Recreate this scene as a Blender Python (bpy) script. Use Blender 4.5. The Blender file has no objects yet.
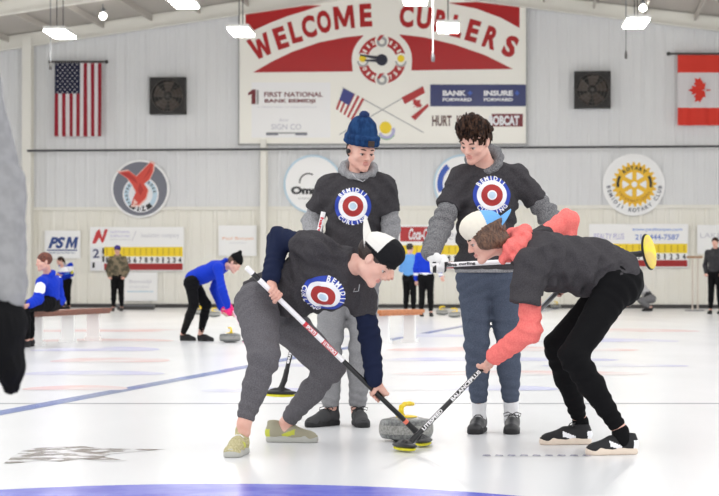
import bpy, math, random
import numpy as np
import openvdb
from mathutils import Vector, Matrix
from mathutils.bvhtree import BVHTree
from mathutils.geometry import tessellate_polygon

random.seed(7); np.random.seed(7)
C = bpy.context.scene.collection
PI = math.pi
F_PX, CX, HY, CAMH = 2000.0, 359.5, 278.0, 0.88      # focal length in px, centre column, horizon row, lens height

def P(px, py, Y):
    """world point seen at a pixel at distance Y"""
    return np.array([(px - CX) * Y / F_PX, Y, CAMH + (HY - py) * Y / F_PX])
def G(px, py):
    """point of the ice seen at a pixel"""
    Y = F_PX * CAMH / (py - HY)
    return np.array([(px - CX) * Y / F_PX, Y, 0.0])
def nrm(v):
    v = np.asarray(v, float); return v / (np.linalg.norm(v) + 1e-12)
V3 = lambda *a: np.array(a, float)

# ------------------------------------------------------------------ materials
def lin(c):
    c = c / 255.0
    return c / 12.92 if c <= 0.04045 else ((c + 0.055) / 1.055) ** 2.4
def rgb(r, g, b): return (lin(r), lin(g), lin(b), 1.0)
MATS = {}
def mat(name, col, rough=0.6, metal=0.0, spec=0.5, mix=None, nscale=40.0, nfac=(0.4, 0.6), bump=0.0, bscale=60.0, emit=0.0, coat=0.0, stretch=None):
    if name in MATS: return MATS[name]
    m = bpy.data.materials.new(name); m.use_nodes = True
    nt = m.node_tree; b = nt.nodes['Principled BSDF']
    c = rgb(*col)
    b.inputs['Base Color'].default_value = c
    b.inputs['Roughness'].default_value = rough
    b.inputs['Metallic'].default_value = metal
    b.inputs['Specular IOR Level'].default_value = spec
    b.inputs['Coat Weight'].default_value = coat
    if emit:
        b.inputs['Emission Color'].default_value = c
        b.inputs['Emission Strength'].default_value = emit
    tc = nt.nodes.new('ShaderNodeTexCoord')
    src = tc.outputs['Object']
    if stretch:
        mp = nt.nodes.new('ShaderNodeMapping'); mp.inputs['Scale'].default_value = stretch
        nt.links.new(src, mp.inputs['Vector']); src = mp.outputs['Vector']
    if mix:
        n = nt.nodes.new('ShaderNodeTexNoise'); n.inputs['Scale'].default_value = nscale; n.inputs['Detail'].default_value = 3
        r = nt.nodes.new('ShaderNodeValToRGB')
        r.color_ramp.elements[0].position = nfac[0]; r.color_ramp.elements[1].position = nfac[1]
        r.color_ramp.elements[0].color = c; r.color_ramp.elements[1].color = rgb(*mix)
        nt.links.new(src, n.inputs['Vector']); nt.links.new(n.outputs['Fac'], r.inputs['Fac'])
        nt.links.new(r.outputs['Color'], b.inputs['Base Color'])
    if bump:
        n2 = nt.nodes.new('ShaderNodeTexNoise'); n2.inputs['Scale'].default_value = bscale; n2.inputs['Detail'].default_value = 4
        bp = nt.nodes.new('ShaderNodeBump'); bp.inputs['Strength'].default_value = bump; bp.inputs['Distance'].default_value = 0.003
        nt.links.new(src, n2.inputs['Vector']); nt.links.new(n2.outputs['Fac'], bp.inputs['Height'])
        nt.links.new(bp.outputs['Normal'], b.inputs['Normal'])
    MATS[name] = m
    return m

M_SKIN = mat('skin', (222, 178, 162), 0.55, mix=(212, 156, 140), nscale=14, nfac=(0.35, 0.75))
M_LIP = mat('lip', (200, 138, 128), 0.45)
M_HAIR = mat('brown_hair', (70, 48, 36), 0.7, spec=.15, mix=(26, 18, 16), nscale=90, nfac=(0.35, 0.6), bump=0.5, bscale=160, stretch=(1, 1, .35))
M_HAIRL = mat('light_brown_hair', (112, 80, 60), 0.5, mix=(66, 44, 34), nscale=90, nfac=(0.35, 0.65), bump=0.5, bscale=160, stretch=(1, 1, .35))
M_HAIRR = mat('auburn_hair', (120, 62, 44), 0.6, mix=(70, 34, 26), nscale=60)
M_TEE = mat('charcoal_heather_jersey', (57, 55, 58), 0.95, spec=.1, mix=(72, 70, 73), nscale=260, bump=0.25, bscale=35)
M_TEE2 = mat('dark_charcoal_jersey', (60, 58, 61), 0.95, spec=.1, mix=(73, 71, 74), nscale=260, bump=0.25, bscale=35)
M_GREYH = mat('grey_marled_fleece', (126, 126, 129), 0.95, spec=.1, mix=(160, 160, 162), nscale=180, bump=0.4, bscale=50)
M_GREYD = mat('dark_grey_marled_fleece', (92, 92, 95), 0.95, spec=.1, mix=(136, 136, 138), nscale=170, bump=0.4, bscale=50)
M_NAVY = mat('navy_fleece', (29, 36, 60), 0.9, spec=.12, bump=0.3, bscale=40)
M_CORAL = mat('coral_fleece', (234, 116, 112), 0.95, spec=.1, mix=(240, 128, 122), nscale=120, bump=0.4, bscale=45)
M_PANTG = mat('dark_grey_jogger_fabric', (88, 86, 90), 0.95, spec=.1, mix=(104, 102, 106), nscale=220, bump=0.25, bscale=40)
M_PANTL = mat('light_grey_sweatpant_fabric', (134, 134, 137), 0.95, spec=.1, mix=(152, 152, 154), nscale=220, bump=0.3, bscale=40)
M_PANTB = mat('slate_blue_sweatpant_fabric', (74, 82, 98), 0.95, spec=.1, mix=(86, 94, 110), nscale=220, bump=0.3, bscale=40)
M_BLACKF = mat('black_stretch_fabric', (17, 17, 19), 0.9, spec=.12, bump=0.2, bscale=30)
M_BLACK = mat('black_plastic', (20, 20, 22), 0.4)
M_RUBBER = mat('black_rubber', (26, 26, 28), 0.7)
M_WHITE = mat('white_paint', (240, 240, 238), 0.5)
M_WHITEP = mat('white_gloss_print', (244, 244, 244), 0.35)
M_BEANIE = mat('blue_knit', (36, 66, 108), 0.95, spec=.1, mix=(26, 50, 88), nscale=40, bump=0.5, bscale=220, stretch=(1, 1, .3))
M_LEATHER = mat('brown_leather_patch', (62, 48, 42), 0.7)
M_CAPW = mat('off_white_cap_cloth', (222, 220, 214), 0.9, spec=.2, bump=.2)
M_CAPK = mat('black_cap_cloth', (24, 24, 27), 0.9, spec=.2, bump=.2)
M_CAPB = mat('light_blue_cap_cloth', (112, 170, 222), 0.9, spec=.2, bump=.2)
M_CAPC = mat('cream_cap_cloth', (226, 220, 206), 0.9, spec=.2, bump=.2)
M_RED = mat('print_red', (196, 40, 44), 0.6)
M_MAROON = mat('print_dark_red', (168, 46, 46), 0.7)
M_BLUE = mat('print_royal_blue', (40, 66, 170), 0.7)
M_PWHITE = mat('print_white', (240, 240, 244), 0.7)
M_PALE = mat('print_pale_blue', (190, 214, 232), 0.7)
M_YEL = mat('yellow_plastic', (250, 222, 30), 0.35)
M_YPAD = mat('yellow_pad_cloth', (232, 226, 70), 0.85, mix=(214, 206, 40), nscale=30)
M_GLOVEW = mat('white_glove_leather', (232, 232, 232), 0.7, bump=.2)
M_SHOEO = mat('olive_mesh', (160, 152, 108), 0.85, mix=(192, 184, 146), nscale=120)
M_SHOEG = mat('grey_mesh', (158, 153, 132), 0.85)
M_NEON = mat('neon_yellow_trim', (190, 194, 70), 0.7)
M_SHOED = mat('charcoal_shoe_knit', (60, 60, 62), 0.85, bump=.3)
M_SHOEK = mat('black_shoe_leather', (34, 34, 36), 0.45)
M_SHOEM = mat('black_shoe_mesh', (28, 28, 31), 0.8)
M_CREAM = mat('cream_sole_foam', (222, 206, 190), 0.7)
M_SOLEG = mat('grey_sole_foam', (176, 176, 170), 0.7)
M_EYEW = mat('eye_white', (188, 178, 174), 0.35)
M_IRIS = mat('dark_iris', (48, 34, 28), 0.25)
M_BROW = mat('eyebrow_hair', (64, 46, 38), 0.8)
M_ROYAL = mat('royal_blue_jacket', (18, 54, 186), 0.8, spec=.2, bump=.3, bscale=20)
M_LBLUE = mat('light_blue_shirt_cloth', (92, 150, 214), 0.85)
M_PINK = mat('pink_knit', (236, 40, 120), 0.8)
M_STEEL = mat('brushed_steel', (170, 172, 176), 0.35, metal=.9)
M_GREYPL = mat('grey_plastic', (120, 122, 126), 0.5)

# ------------------------------------------------------------------ plumbing
def link(name, me, parent=None, mats=()):
    o = bpy.data.objects.new(name, me); C.objects.link(o)
    if parent is not None: o.parent = parent
    for m in mats: me.materials.append(m)
    return o
def tag(o, label=None, cat=None, group=None, kind=None):
    if label: o['label'] = label
    if cat: o['category'] = cat
    if group: o['group'] = group
    if kind: o['kind'] = kind
    return o
def empty(name, loc, rz=0.0):
    e = bpy.data.objects.new(name, None); C.objects.link(e)
    e.location = tuple(loc); e.rotation_euler = (0, 0, rz); e.empty_display_size = .1
    return e
def copy_tree(o, parent=None):
    c = o.copy(); C.objects.link(c); c.parent = parent
    for ch in [x for x in bpy.data.objects if x.parent == o]: copy_tree(ch, c)
    return c
class MB:
    """collects boxes, tubes, polygons into one mesh"""
    def __init__(s, M=None): s.v = []; s.f = []; s.m = []; s.sm = []; s.M = M
    def add(s, vs, fs, mi=0, smooth=False):
        o = len(s.v); s.v += [tuple(float(c) for c in v) for v in vs]
        for f in fs: s.f.append(tuple(i + o for i in f)); s.m.append(mi); s.sm.append(smooth)
        return s
    def box(s, lo, hi, mi=0):
        x0, y0, z0 = lo; x1, y1, z1 = hi
        v = [(x0,y0,z0),(x1,y0,z0),(x1,y1,z0),(x0,y1,z0),(x0,y0,z1),(x1,y0,z1),(x1,y1,z1),(x0,y1,z1)]
        return s.add(v, [(0,3,2,1),(4,5,6,7),(0,1,5,4),(1,2,6,5),(2,3,7,6),(3,0,4,7)], mi)
    def tube(s, pts, r, n=10, mi=0, flat=1.0, side=None, caps=True):
        pts = [np.array(p, float) for p in pts]
        rs = r if isinstance(r, (list, tuple)) else [r] * len(pts)
        vs = []; prev = None
        for i, p in enumerate(pts):
            t = nrm((pts[min(i+1, len(pts)-1)] - pts[max(i-1, 0)]))
            if side is not None: a = np.array(side, float)
            elif prev is not None: a = prev
            else: a = V3(1, 0, 0) if abs(t[0]) < .8 else V3(0, 0, 1)
            u = nrm(a - t * a.dot(t)); prev = u; w = np.cross(t, u)
            for k in range(n):
                an = 2 * PI * k / n
                vs.append(p + u * math.cos(an) * rs[i] * flat + w * math.sin(an) * rs[i])
        fs = []
        for i in range(len(pts) - 1):
            for k in range(n):
                fs.append((i*n+k, i*n+(k+1) % n, (i+1)*n+(k+1) % n, (i+1)*n+k))
        s.add(vs, fs, mi, True)
        if caps:
            s.add(vs[:n], [tuple(range(n))[::-1]], mi); s.add(vs[-n:], [tuple(range(n))], mi)
        return s
    def lathe(s, prof, c=(0, 0, 0), n=32, mi=0):
        vs = []
        for r, z in prof:
            for k in range(n): vs.append((c[0] + r*math.cos(2*PI*k/n), c[1] + r*math.sin(2*PI*k/n), c[2] + z))
        fs = []
        for i in range(len(prof) - 1):
            for k in range(n): fs.append((i*n+k, i*n+(k+1) % n, (i+1)*n+(k+1) % n, (i+1)*n+k))
        return s.add(vs, fs, mi, True)
    def ball(s, c, r, mi=0, n=14, R=None):
        r = r if isinstance(r, (tuple, list)) else (r, r, r)
        vs = []
        for i in range(n // 2 + 1):
            th = PI * i / (n // 2)
            for k in range(n):
                ph = 2 * PI * k / n
                q = V3(r[0]*math.sin(th)*math.cos(ph), r[1]*math.sin(th)*math.sin(ph), r[2]*math.cos(th))
                if R is not None: q = R @ q
                vs.append(np.array(c) + q)
        fs = [(i*n+k, (i+1)*n+k, (i+1)*n+(k+1) % n, i*n+(k+1) % n) for i in range(n//2) for k in range(n)]
        return s.add(vs, fs, mi, True)
    def build(s, name, mats, parent=None, origin=None):
        me = bpy.data.meshes.new(name)
        v = s.v
        if origin is not None:
            v = [(a-origin[0], b-origin[1], c-origin[2]) for a, b, c in v]
        me.from_pydata(v, [], s.f)
        mats = mats if isinstance(mats, (list, tuple)) else [mats]
        for m in mats: me.materials.append(m)
        me.polygons.foreach_set('material_index', s.m); me.polygons.foreach_set('use_smooth', s.sm)
        me.update()
        o = link(name, me, parent)
        return o

# ------------------------------------------------------------------ implicit surfaces for cloth and bodies
class SDF:
    def __init__(s): s.p = []; s.fr = (V3(0, 0, 0), np.eye(3)); s.noise = []; s.clips = []
    def frame(s, o, R): s.fr = (np.array(o, float), np.array(R, float)); return s
    def world(s): s.fr = (V3(0, 0, 0), np.eye(3)); return s
    def L(s, p): return s.fr[0] + s.fr[1] @ np.array(p, float)
    def cone(s, a, b, ra, rb, k=.015, side=None, fa=1.0, fb=None, op='u', cap=0):
        a = s.L(a); b = s.L(b)
        if side is not None: side = nrm(s.fr[1] @ np.array(side, float))
        fb = fa if fb is None else fb
        rm = max(ra * max(1, fa), rb * max(1, fb))
        s.p.append(('c', op, k, np.minimum(a, b) - rm, np.maximum(a, b) + rm, (a, b, ra, rb, side, fa, fb, cap))); return s
    def ell(s, c, r, k=.01, R=None, op='u'):
        r = np.array(r if hasattr(r, '__len__') else (r, r, r), float)
        c = s.L(c); R = s.fr[1] if R is None else s.fr[1] @ np.array(R)
        s.p.append(('e', op, k, c - r.max(), c + r.max(), (c, r, R))); return s
    def chain(s, pts, rs, k=.015, **kw):
        for i in range(len(pts) - 1): s.cone(pts[i], pts[i+1], rs[i], rs[i+1], k, **kw)
        return s
    def clip(s, o, n, k=0.004):      # drop everything on the +n side of o
        s.clips.append((s.L(o), nrm(s.fr[1] @ np.array(n, float)), k)); return s
    def wrinkle(s, amp, wl, seed=0): s.noise.append(('w', amp, wl, seed)); return s
    def fold(s, c, rad, d, wl, amp, bend=.6):
        s.noise.append(('f', s.L(c), rad, nrm(s.fr[1] @ np.array(d, float)), wl, amp, bend)); return s
    def mesh(s, h):
        us = [q for q in s.p if q[1] == 'u']
        lo = np.min([q[3] for q in us], 0) - 5*h; hi = np.max([q[4] for q in us], 0) + 5*h
        n = np.ceil((hi - lo) / h).astype(int) + 1
        D = np.full(n, .2, np.float32)
        ax = [(lo[i] + h*np.arange(n[i])).astype(np.float32) for i in range(3)]
        for kind, op, k, l, u, a in s.p:
            m = k + 3*h + .006
            i0 = np.maximum(np.floor((l - m - lo) / h).astype(int), 0); i1 = np.minimum(np.ceil((u + m - lo) / h).astype(int) + 1, n)
            if (i1 <= i0).any(): continue
            X = ax[0][i0[0]:i1[0], None, None]; Y = ax[1][None, i0[1]:i1[1], None]; Z = ax[2][None, None, i0[2]:i1[2]]
            if kind == 'c':
                A, B, ra, rb, side, fa, fb, cap = a
                ba = B - A; L2 = max(ba.dot(ba), 1e-9)
                dx, dy, dz = X - A[0], Y - A[1], Z - A[2]
                t_ = (dx*ba[0] + dy*ba[1] + dz*ba[2]) / L2; t = np.clip(t_, 0, 1)
                qx, qy, qz = dx - t*ba[0], dy - t*ba[1], dz - t*ba[2]
                qq = qx*qx + qy*qy + qz*qz
                r = ra + (rb - ra) * t
                if side is not None:
                    uu = qx*side[0] + qy*side[1] + qz*side[2]
                    f = fa + (fb - fa) * t
                    qq = qq - uu*uu + (uu/f)**2
                d = np.sqrt(np.maximum(qq, 0)) - r
                if cap:
                    pl = (t_-1)*math.sqrt(L2); h2 = np.maximum(.008 - np.abs(d-pl), 0)/.008; d = np.maximum(d, pl) + h2*h2*.002
            else:
                c, r, R = a
                dx, dy, dz = X - c[0], Y - c[1], Z - c[2]
                k0 = 0; k1 = 0
                for j in range(3):
                    w = dx*R[0, j] + dy*R[1, j] + dz*R[2, j]
                    k0 = k0 + (w/r[j])**2; k1 = k1 + (w/r[j]**2)**2
                k0 = np.sqrt(k0); k1 = np.sqrt(k1) + 1e-9
                d = k0 * (k0 - 1) / k1
            S = (slice(i0[0], i1[0]), slice(i0[1], i1[1]), slice(i0[2], i1[2]))
            o = D[S]
            d = np.broadcast_to(d, o.shape).astype(np.float32)
            if op == 'u':
                hh = np.maximum(k - np.abs(o - d), 0) / k
                D[S] = np.minimum(o, d) - hh*hh*k*.25
            else:
                d = -d
                hh = np.maximum(k - np.abs(o - d), 0) / k
                D[S] = np.maximum(o, d) + hh*hh*k*.25
        if s.noise:
            idx = np.nonzero(np.abs(D) < .035)
            p = np.stack([ax[i][idx[i]] for i in range(3)], 1)
            add = np.zeros(len(p), np.float32)
            for q in s.noise:
                if q[0] == 'w':
                    _, amp, wl, seed = q
                    rs = np.random.RandomState(seed + 11)
                    for o_ in range(3):
                        kv = rs.normal(size=(3, 3)); kv /= np.linalg.norm(kv, axis=1)[:, None]
                        w = 2*PI / (wl * .62**o_)
                        wp = np.sin(p @ kv[1] * w*.6 + rs.rand()*6) + np.sin(p @ kv[2] * w*.7 + rs.rand()*6)
                        add += .6*amp * .5**o_ * (np.abs(np.sin(p @ kv[0] * w*.5 + wp*1.1 + rs.rand()*6))*2 - 1.2)
                else:
                    _, c, rad, d, wl, amp, bend = q
                    e = p - c; r2 = (e*e).sum(1)
                    al = e @ d
                    wv = al * 2*PI/wl + bend*np.sin(r2**.5*2*PI/(wl*2.3))*2
                    add += .75*amp * np.exp(-r2/(rad*rad)) * np.sin(wv)
            D[idx] += add
        for o, nn, k in s.clips:
            d = ((ax[0][:, None, None]-o[0])*nn[0] + (ax[1][None, :, None]-o[1])*nn[1] + (ax[2][None, None, :]-o[2])*nn[2]).astype(np.float32)
            hh = np.maximum(k - np.abs(D - d), 0) / k
            D = np.maximum(D, d) + hh*hh*k*.25
        np.clip(D, -3*h, 3*h, out=D)
        g = openvdb.FloatGrid(float(3*h))
        g.copyFromArray(D, tolerance=1e-7)
        v, q = g.convertToQuads(0.0)
        v = np.asarray(v, float) * h + lo
        return v, np.asarray(q)
    def build(s, name, mats, parent, h, origin=(0, 0, 0), colour=None):
        v, q = s.mesh(h)
        q = q[:, ::-1]
        mats = mats if isinstance(mats, (list, tuple)) else [mats]
        me = bpy.data.meshes.new(name)
        vv = (v - np.array(origin)).astype(np.float32)
        me.vertices.add(len(vv)); me.vertices.foreach_set('co', vv.ravel())
        me.loops.add(q.size); me.loops.foreach_set('vertex_index', q.astype(np.int32).ravel())
        me.polygons.add(len(q)); me.polygons.foreach_set('loop_start', np.arange(0, q.size, 4, dtype=np.int32))
        me.update(calc_edges=True)
        # make the winding face outwards
        a = vv[q[:, 0]]; nn = np.cross(vv[q[:, 1]]-a, vv[q[:, 2]]-a)
        vol = np.einsum('ij,ij->i', a, nn).sum()
        if vol < 0: me.flip_normals()
        me.polygons.foreach_set('use_smooth', np.ones(len(q), bool))
        for m in mats: me.materials.append(m)
        if colour is not None:
            cen = v[q].mean(1)
            me.polygons.foreach_set('material_index', colour(cen).astype(np.int32))
        o = link(name, me, parent)
        o['_'] = 0; del o['_']
        s.v, s.q = v, q
        return o

def bvh_of(sd): return BVHTree.FromPolygons([tuple(x) for x in sd.v], [tuple(int(i) for i in x) for x in sd.q])

# ------------------------------------------------------------------ lettering
_GL = {}
def glyphs(text, size=1.0, bold=0.0, shear=0.0, spacing=1.0):
    """flat triangulated text; returns verts (n,2), faces, width"""
    key = (text, size, bold, shear, spacing)
    if key in _GL: return _GL[key]
    cu = bpy.data.curves.new('t', 'FONT'); cu.body = text; cu.size = size; cu.offset = bold; cu.shear = shear; cu.space_character = spacing
    cu.resolution_u = 3
    ob = bpy.data.objects.new('t', cu); C.objects.link(ob)
    dg = bpy.context.evaluated_depsgraph_get()
    me = ob.evaluated_get(dg).to_mesh()
    v = np.array([(x.co.x, x.co.y) for x in me.vertices]).reshape(-1, 2); f = [tuple(p.vertices) for p in me.polygons]
    ob.evaluated_get(dg).to_mesh_clear()
    bpy.data.objects.remove(ob); bpy.data.curves.remove(cu)
    _GL[key] = (v, f)
    return v, f
def fit_text(text, x0, y0, x1, y1, bold=0.0, shear=0.0):
    """text scaled to fill a box"""
    v, f = glyphs(text, 1.0, bold, shear)
    if len(v) == 0: return v, f
    lo = v.min(0); hi = v.max(0); s = (hi - lo); s[s == 0] = 1
    return (v - lo) / s * np.array([x1-x0, y1-y0]) + np.array([x0, y0]), f
def arc_text(text, R, size, a0, a1, bold=0.02, inward=False):
    """letters along an arc from angle a0 to a1 (degrees), centred at the origin"""
    out = []
    n = len(text)
    for i, ch in enumerate(text):
        if ch == ' ': continue
        a = math.radians(a0 + (a1 - a0) * (i / max(n-1, 1)))
        v, f = glyphs(ch, 1.0, bold)
        lo = v.min(0); hi = v.max(0)
        v = (v - [(lo[0]+hi[0])/2, 0.35]) * size / .7
        rot = a - PI/2 if not inward else a + PI/2
        c, s_ = math.cos(rot), math.sin(rot)
        v = np.stack([v[:, 0]*c - v[:, 1]*s_, v[:, 0]*s_ + v[:, 1]*c], 1) + [R*math.cos(a), R*math.sin(a)]
        out.append((v, f))
    return out
def subdivide(v, f, e):
    """split long triangles so that they can follow a curved surface"""
    v = [tuple(x) for x in v]; tris = []
    for q in f:
        for i in range(1, len(q)-1): tris.append((q[0], q[i], q[i+1]))
    out = []; st = tris; guard = 0
    while st and guard < 4000:
        guard += 1
        t = st.pop()
        p = [np.array(v[i]) for i in t]
        L = [np.linalg.norm(p[(i+1) % 3]-p[i]) for i in range(3)]
        m = int(np.argmax(L))
        if L[m] <= e: out.append(t); continue
        a, b, c = t[m], t[(m+1) % 3], t[(m+2) % 3]
        v.append(tuple((np.array(v[a])+np.array(v[b]))/2)); k = len(v)-1
        st.append((a, k, c)); st.append((k, b, c))
    return np.array(v), out + st
def project(mb, v, f, mi, bvh, o, right, up, off):
    """lay a flat drawing on a surface, looking along right x up"""
    n = nrm(np.cross(right, up)); vs = []; ok = []
    for x, y in v:
        q = o + right*x + up*y
        hit, _, _, _ = bvh.ray_cast(Vector(q + n*.4), Vector(-n), .9)
        if hit is None: vs.append(q); ok.append(False)
        else: vs.append(np.array(hit) + n*off); ok.append(True)
    fs = [t for t in f if all(ok[i] for i in t)]
    mb.add(vs, fs, mi, True)

# ------------------------------------------------------------------ head parts, all in a head frame: x side, y forward, z up
def head_frame(c, fwd, up):
    f = nrm(fwd); u = nrm(np.array(up, float) - f*np.dot(up, f)); x = np.cross(f, u)
    return (np.array(c, float), np.stack([x, f, u], 1))
def head_prims(S, fr):
    S.frame(*fr)
    S.ell((0, -.014, .032), (.074, .094, .080), .01)
    S.ell((0, .018, -.030), (.060, .066, .074), .025)
    S.cone((.050, -.012, -.058), (.010, .066, -.094), .018, .015, .025)
    S.cone((-.050, -.012, -.058), (-.010, .066, -.094), .018, .015, .025)
    S.ell((0, .069, -.093), (.017, .014, .014), .015)
    for s in (1, -1):
        S.ell((s*.043, .050, -.026), (.021, .024, .020), .02)
        S.cone((s*.012, .079, .019), (s*.044, .066, .019), .0105, .009, .015)
        S.ell((s*.029, .098, -.002), (.015, .020, .0105), .014, op='s')
    for s in (1, -1):
        S.cone((s*.017, .0815, .0045), (s*.041, .0745, .0045), .0052, .0048, .004); S.cone((s*.018, .0805, -.0125), (s*.040, .074, -.0125), .0035, .003, .004)
    S.cone((0, .080, .010), (0, .100, -.026), .0075, .0105, .010)
    for s in (1, -1): S.ell((s*.0095, .090, -.031), (.0085, .010, .0075), .006)
    S.ell((0, .083, -.056), (.022, .0105, .0055), .004)
    S.ell((0, .082, -.0665), (.019, .0105, .0065), .004)
    S.ell((0, .0985, -.0612), (.022, .008, .0022), .003, op='s')
    for s in (1, -1):
        S.ell((s*.0755, -.012, -.004), (.009, .018, .031), .006, R=[[1, 0, s*.25], [0, 1, 0], [-s*.25, 0, 1]])
        S.ell((s*.087, -.008, .002), (.006, .010, .018), .006, op='s')
    S.world()
def face_colour(fr, extra=None):
    o, R = fr
    def fn(c):
        q = (c - o) @ R
        lip = (np.abs(q[:, 0]) < .0235) & (q[:, 1] > .078) & (q[:, 2] < -.051 + .004*np.cos(q[:, 0]*120)) & (q[:, 2] > -.0725 + np.abs(q[:, 0])*.28)
        return lip.astype(int)
    return fn
def face_bits(fr, par, base, lids=.55, brow=M_BROW):
    o, R = fr
    T = lambda p: o + R @ np.array(p, float) - base
    for s in (1, -1):
        m = MB()
        m.ball(T((s*.030, .0695, -.005)), .0122, 0, 16)
        e = m.build('eye', [M_EYEW], par)
        i = MB(); i.ball(T((s*.030, .0780, -.0075)), (.0058, .0050, .0058), 0, 12, R); i.build('iris', [M_IRIS], e)
        b = MB(); b.tube([T((s*.013, .087, .020)), T((s*.028, .0855, .0245)), T((s*.046, .072, .0205))], [.0028, .0036, .002], 8, side=R[:, 2], flat=1.3)
        b.build('eyebrow', [brow], par)
        l = MB(); l.tube([T((s*.0175, .0845, -.002)), T((s*.0295, .0855, -.0005)), T((s*.0415, .0785, -.002))], [.0012, .0021, .0014], 6)
        l.build('eyelashes', [M_IRIS], e)

def grip(S, Gc, H, W, side=1, g=0.0):
    H = nrm(H); Gc = np.array(Gc, float); W = np.array(W, float)
    d = W - Gc; e1 = nrm(d - H*d.dot(H)); e2 = side*np.cross(H, e1)
    S.cone(W, Gc + e1*.034, .025+g, .018+g, .012, side=H, fa=1.15, fb=1.9)
    for i in range(4):
        off = (1.5 - i)*.0195; R = .0245
        L = [1, 1.06, 1.0, .86][i]
        pts = [Gc + H*off + e1*.040 - e2*.006] + [Gc + H*off*.96 + R*(math.cos(a)*e1 + math.sin(a)*e2) for a in np.radians(np.array([28, 88, 150, 205])*L)]
        S.chain(pts, [.0105+g, .0105+g, .0098+g, .0092+g, .008+g], .003)
    pts = [Gc + H*.030 + e1*.045] + [Gc + H*o_ + .0255*(math.cos(a)*e1 - math.sin(a)*e2) for o_, a in ((.040, math.radians(40)), (.036, math.radians(95)), (.030, math.radians(140)))]
    S.chain(pts, [.014+g, .012+g, .011+g, .009+g], .004)
def loose(S, W, d, n, lat, g=0.0, sc=1.0, curl=22):
    """hanging hand: d along fingers, n out of the palm, lat towards the thumb"""
    W = np.array(W, float); d = nrm(d); lat = nrm(np.array(lat) - d*np.dot(lat, d)); n = np.cross(d, lat)*(1 if np.dot(np.cross(d, lat), n) > 0 else -1)
    S.cone(W, W + d*.072*sc, .021+g, .016+g, .012, side=lat, fa=1.25, fb=2.1)
    for i in range(4):
        off = (1.5 - i)*.0195*sc
        p = W + d*.082*sc + lat*off; pts = [p - d*.02*sc]; a = math.radians(curl*.4)
        for j, L in enumerate(np.array([.040, .026, .020])*[1, 1.08, 1.02, .82][i]*sc):
            pts.append(p); a += math.radians(curl); p = p + (d*math.cos(a) + n*math.sin(a))*L
        pts.append(p)
        S.chain(pts, [.0105+g, .0102+g, .0095+g, .0088+g, .0075+g], .003)
    b = W + d*.022*sc + lat*.022
    S.chain([b, b + (d*.6 + lat*.75 + n*.25)*.036*sc, b + (d*.95 + lat*.85 + n*.5)*.058*sc], [.014+g, .0115+g, .009+g], .005)

# ------------------------------------------------------------------ shoes
def shoe(par, base, pos, heading, mats, style='runner', pitch=0.0, L=.29, lift=0.0, h=.005, laces=True, lace_mat=None, ankle=.0):
    """pos: point of the ice under the heel, heading: direction of the toe"""
    f = nrm(V3(heading[0], heading[1], 0)); x = np.cross(f, V3(0, 0, 1))
    if pitch:
        a = math.radians(pitch); f2 = f*math.cos(a) - V3(0, 0, 1)*math.sin(a)
    else: f2 = f
    u = np.cross(x, f2)
    R = np.stack([f2, -x, u], 1)        # local x forward, y left, z up
    o = V3(pos[0], pos[1], lift)
    s = L/.29
    up_m, sole_m, trim_m = mats
    U = SDF(); U.frame(o, R)
    U.ell((.050*s, 0, .052), (.050, .036, .050), .02)
    U.cone((.060*s, 0, .052), (.150*s, .002, .050), .036, .037, .02)
    U.cone((.150*s, .002, .050), (.232*s, .004, .030), .040, .034, .02, side=(0, 1, 0), fa=1.0, fb=1.2)
    U.ell((.250*s, .004, .028), (.036, .038, .024), .02)
    U.cone((.052*s, 0, .065), (.047*s, 0, .088 + ankle), .035, .034, .012)
    if style == 'runner': U.cone((.070*s, 0, .080), (.150*s, 0, .074), .026, .018, .015)
    U.ell((.048*s, 0, .118 + ankle), (.029, .026, .026), .008, op='s')
    U.clip((0, 0, .016), (0, 0, -1), .003)
    def col(c):
        q = (c - o) @ R
        band = (q[:, 0] > .10*s) & (q[:, 0] < .17*s) & (q[:, 2] < .075) & (q[:, 2] - .03 > (q[:, 0] - .12*s)*.3) & (q[:, 2] - .045 < (q[:, 0] - .10*s)*.4)
        heel = (q[:, 0] < .035*s) & (q[:, 2] < .07)
        return (band | heel).astype(int)
    so = U.build('shoe', [up_m, trim_m], par, h, base, col)
    K = SDF(); K.frame(o, R)
    K.cone((.045*s, 0, .018), (.130*s, .002, .016), .040, .038, .01)
    K.cone((.130*s, .002, .016), (.225*s, .004, .014), .038, .045, .01)
    K.cone((.225*s, .004, .014), (.248*s, .004, .018), .045, .040, .01)
    K.clip((0, 0, .030 if style != 'loafer' else .024), (-.06, 0, 1), .004); K.clip((0, 0, 0), (0, 0, -1), .002)
    K.build('sole', [sole_m], so, h, base)
    if laces:
        T = lambda a, b, c: o + R @ V3(a, b, c) - base
        m = MB()
        for i in range(4):
            xx = (.115 + .026*i)*s; zz = .100 - .010*i
            m.tube([T(xx-.006, .026, zz-.014), T(xx, .012, zz-.001), T(xx+.004, -.012, zz-.001), T(xx+.010, -.026, zz-.014)], .0028, 6)
        if laces == 'bow':
            for sg in (1, -1):
                m.tube([T(.105*s, 0, .103), T(.10*s, sg*.025, .115), T(.11*s, sg*.050, .106), T(.12*s, sg*.045, .092), T(.107*s, sg*.01, .102)], .0026, 6)
        m.build('shoelace', [lace_mat or trim_m], so)
    return so

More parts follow.
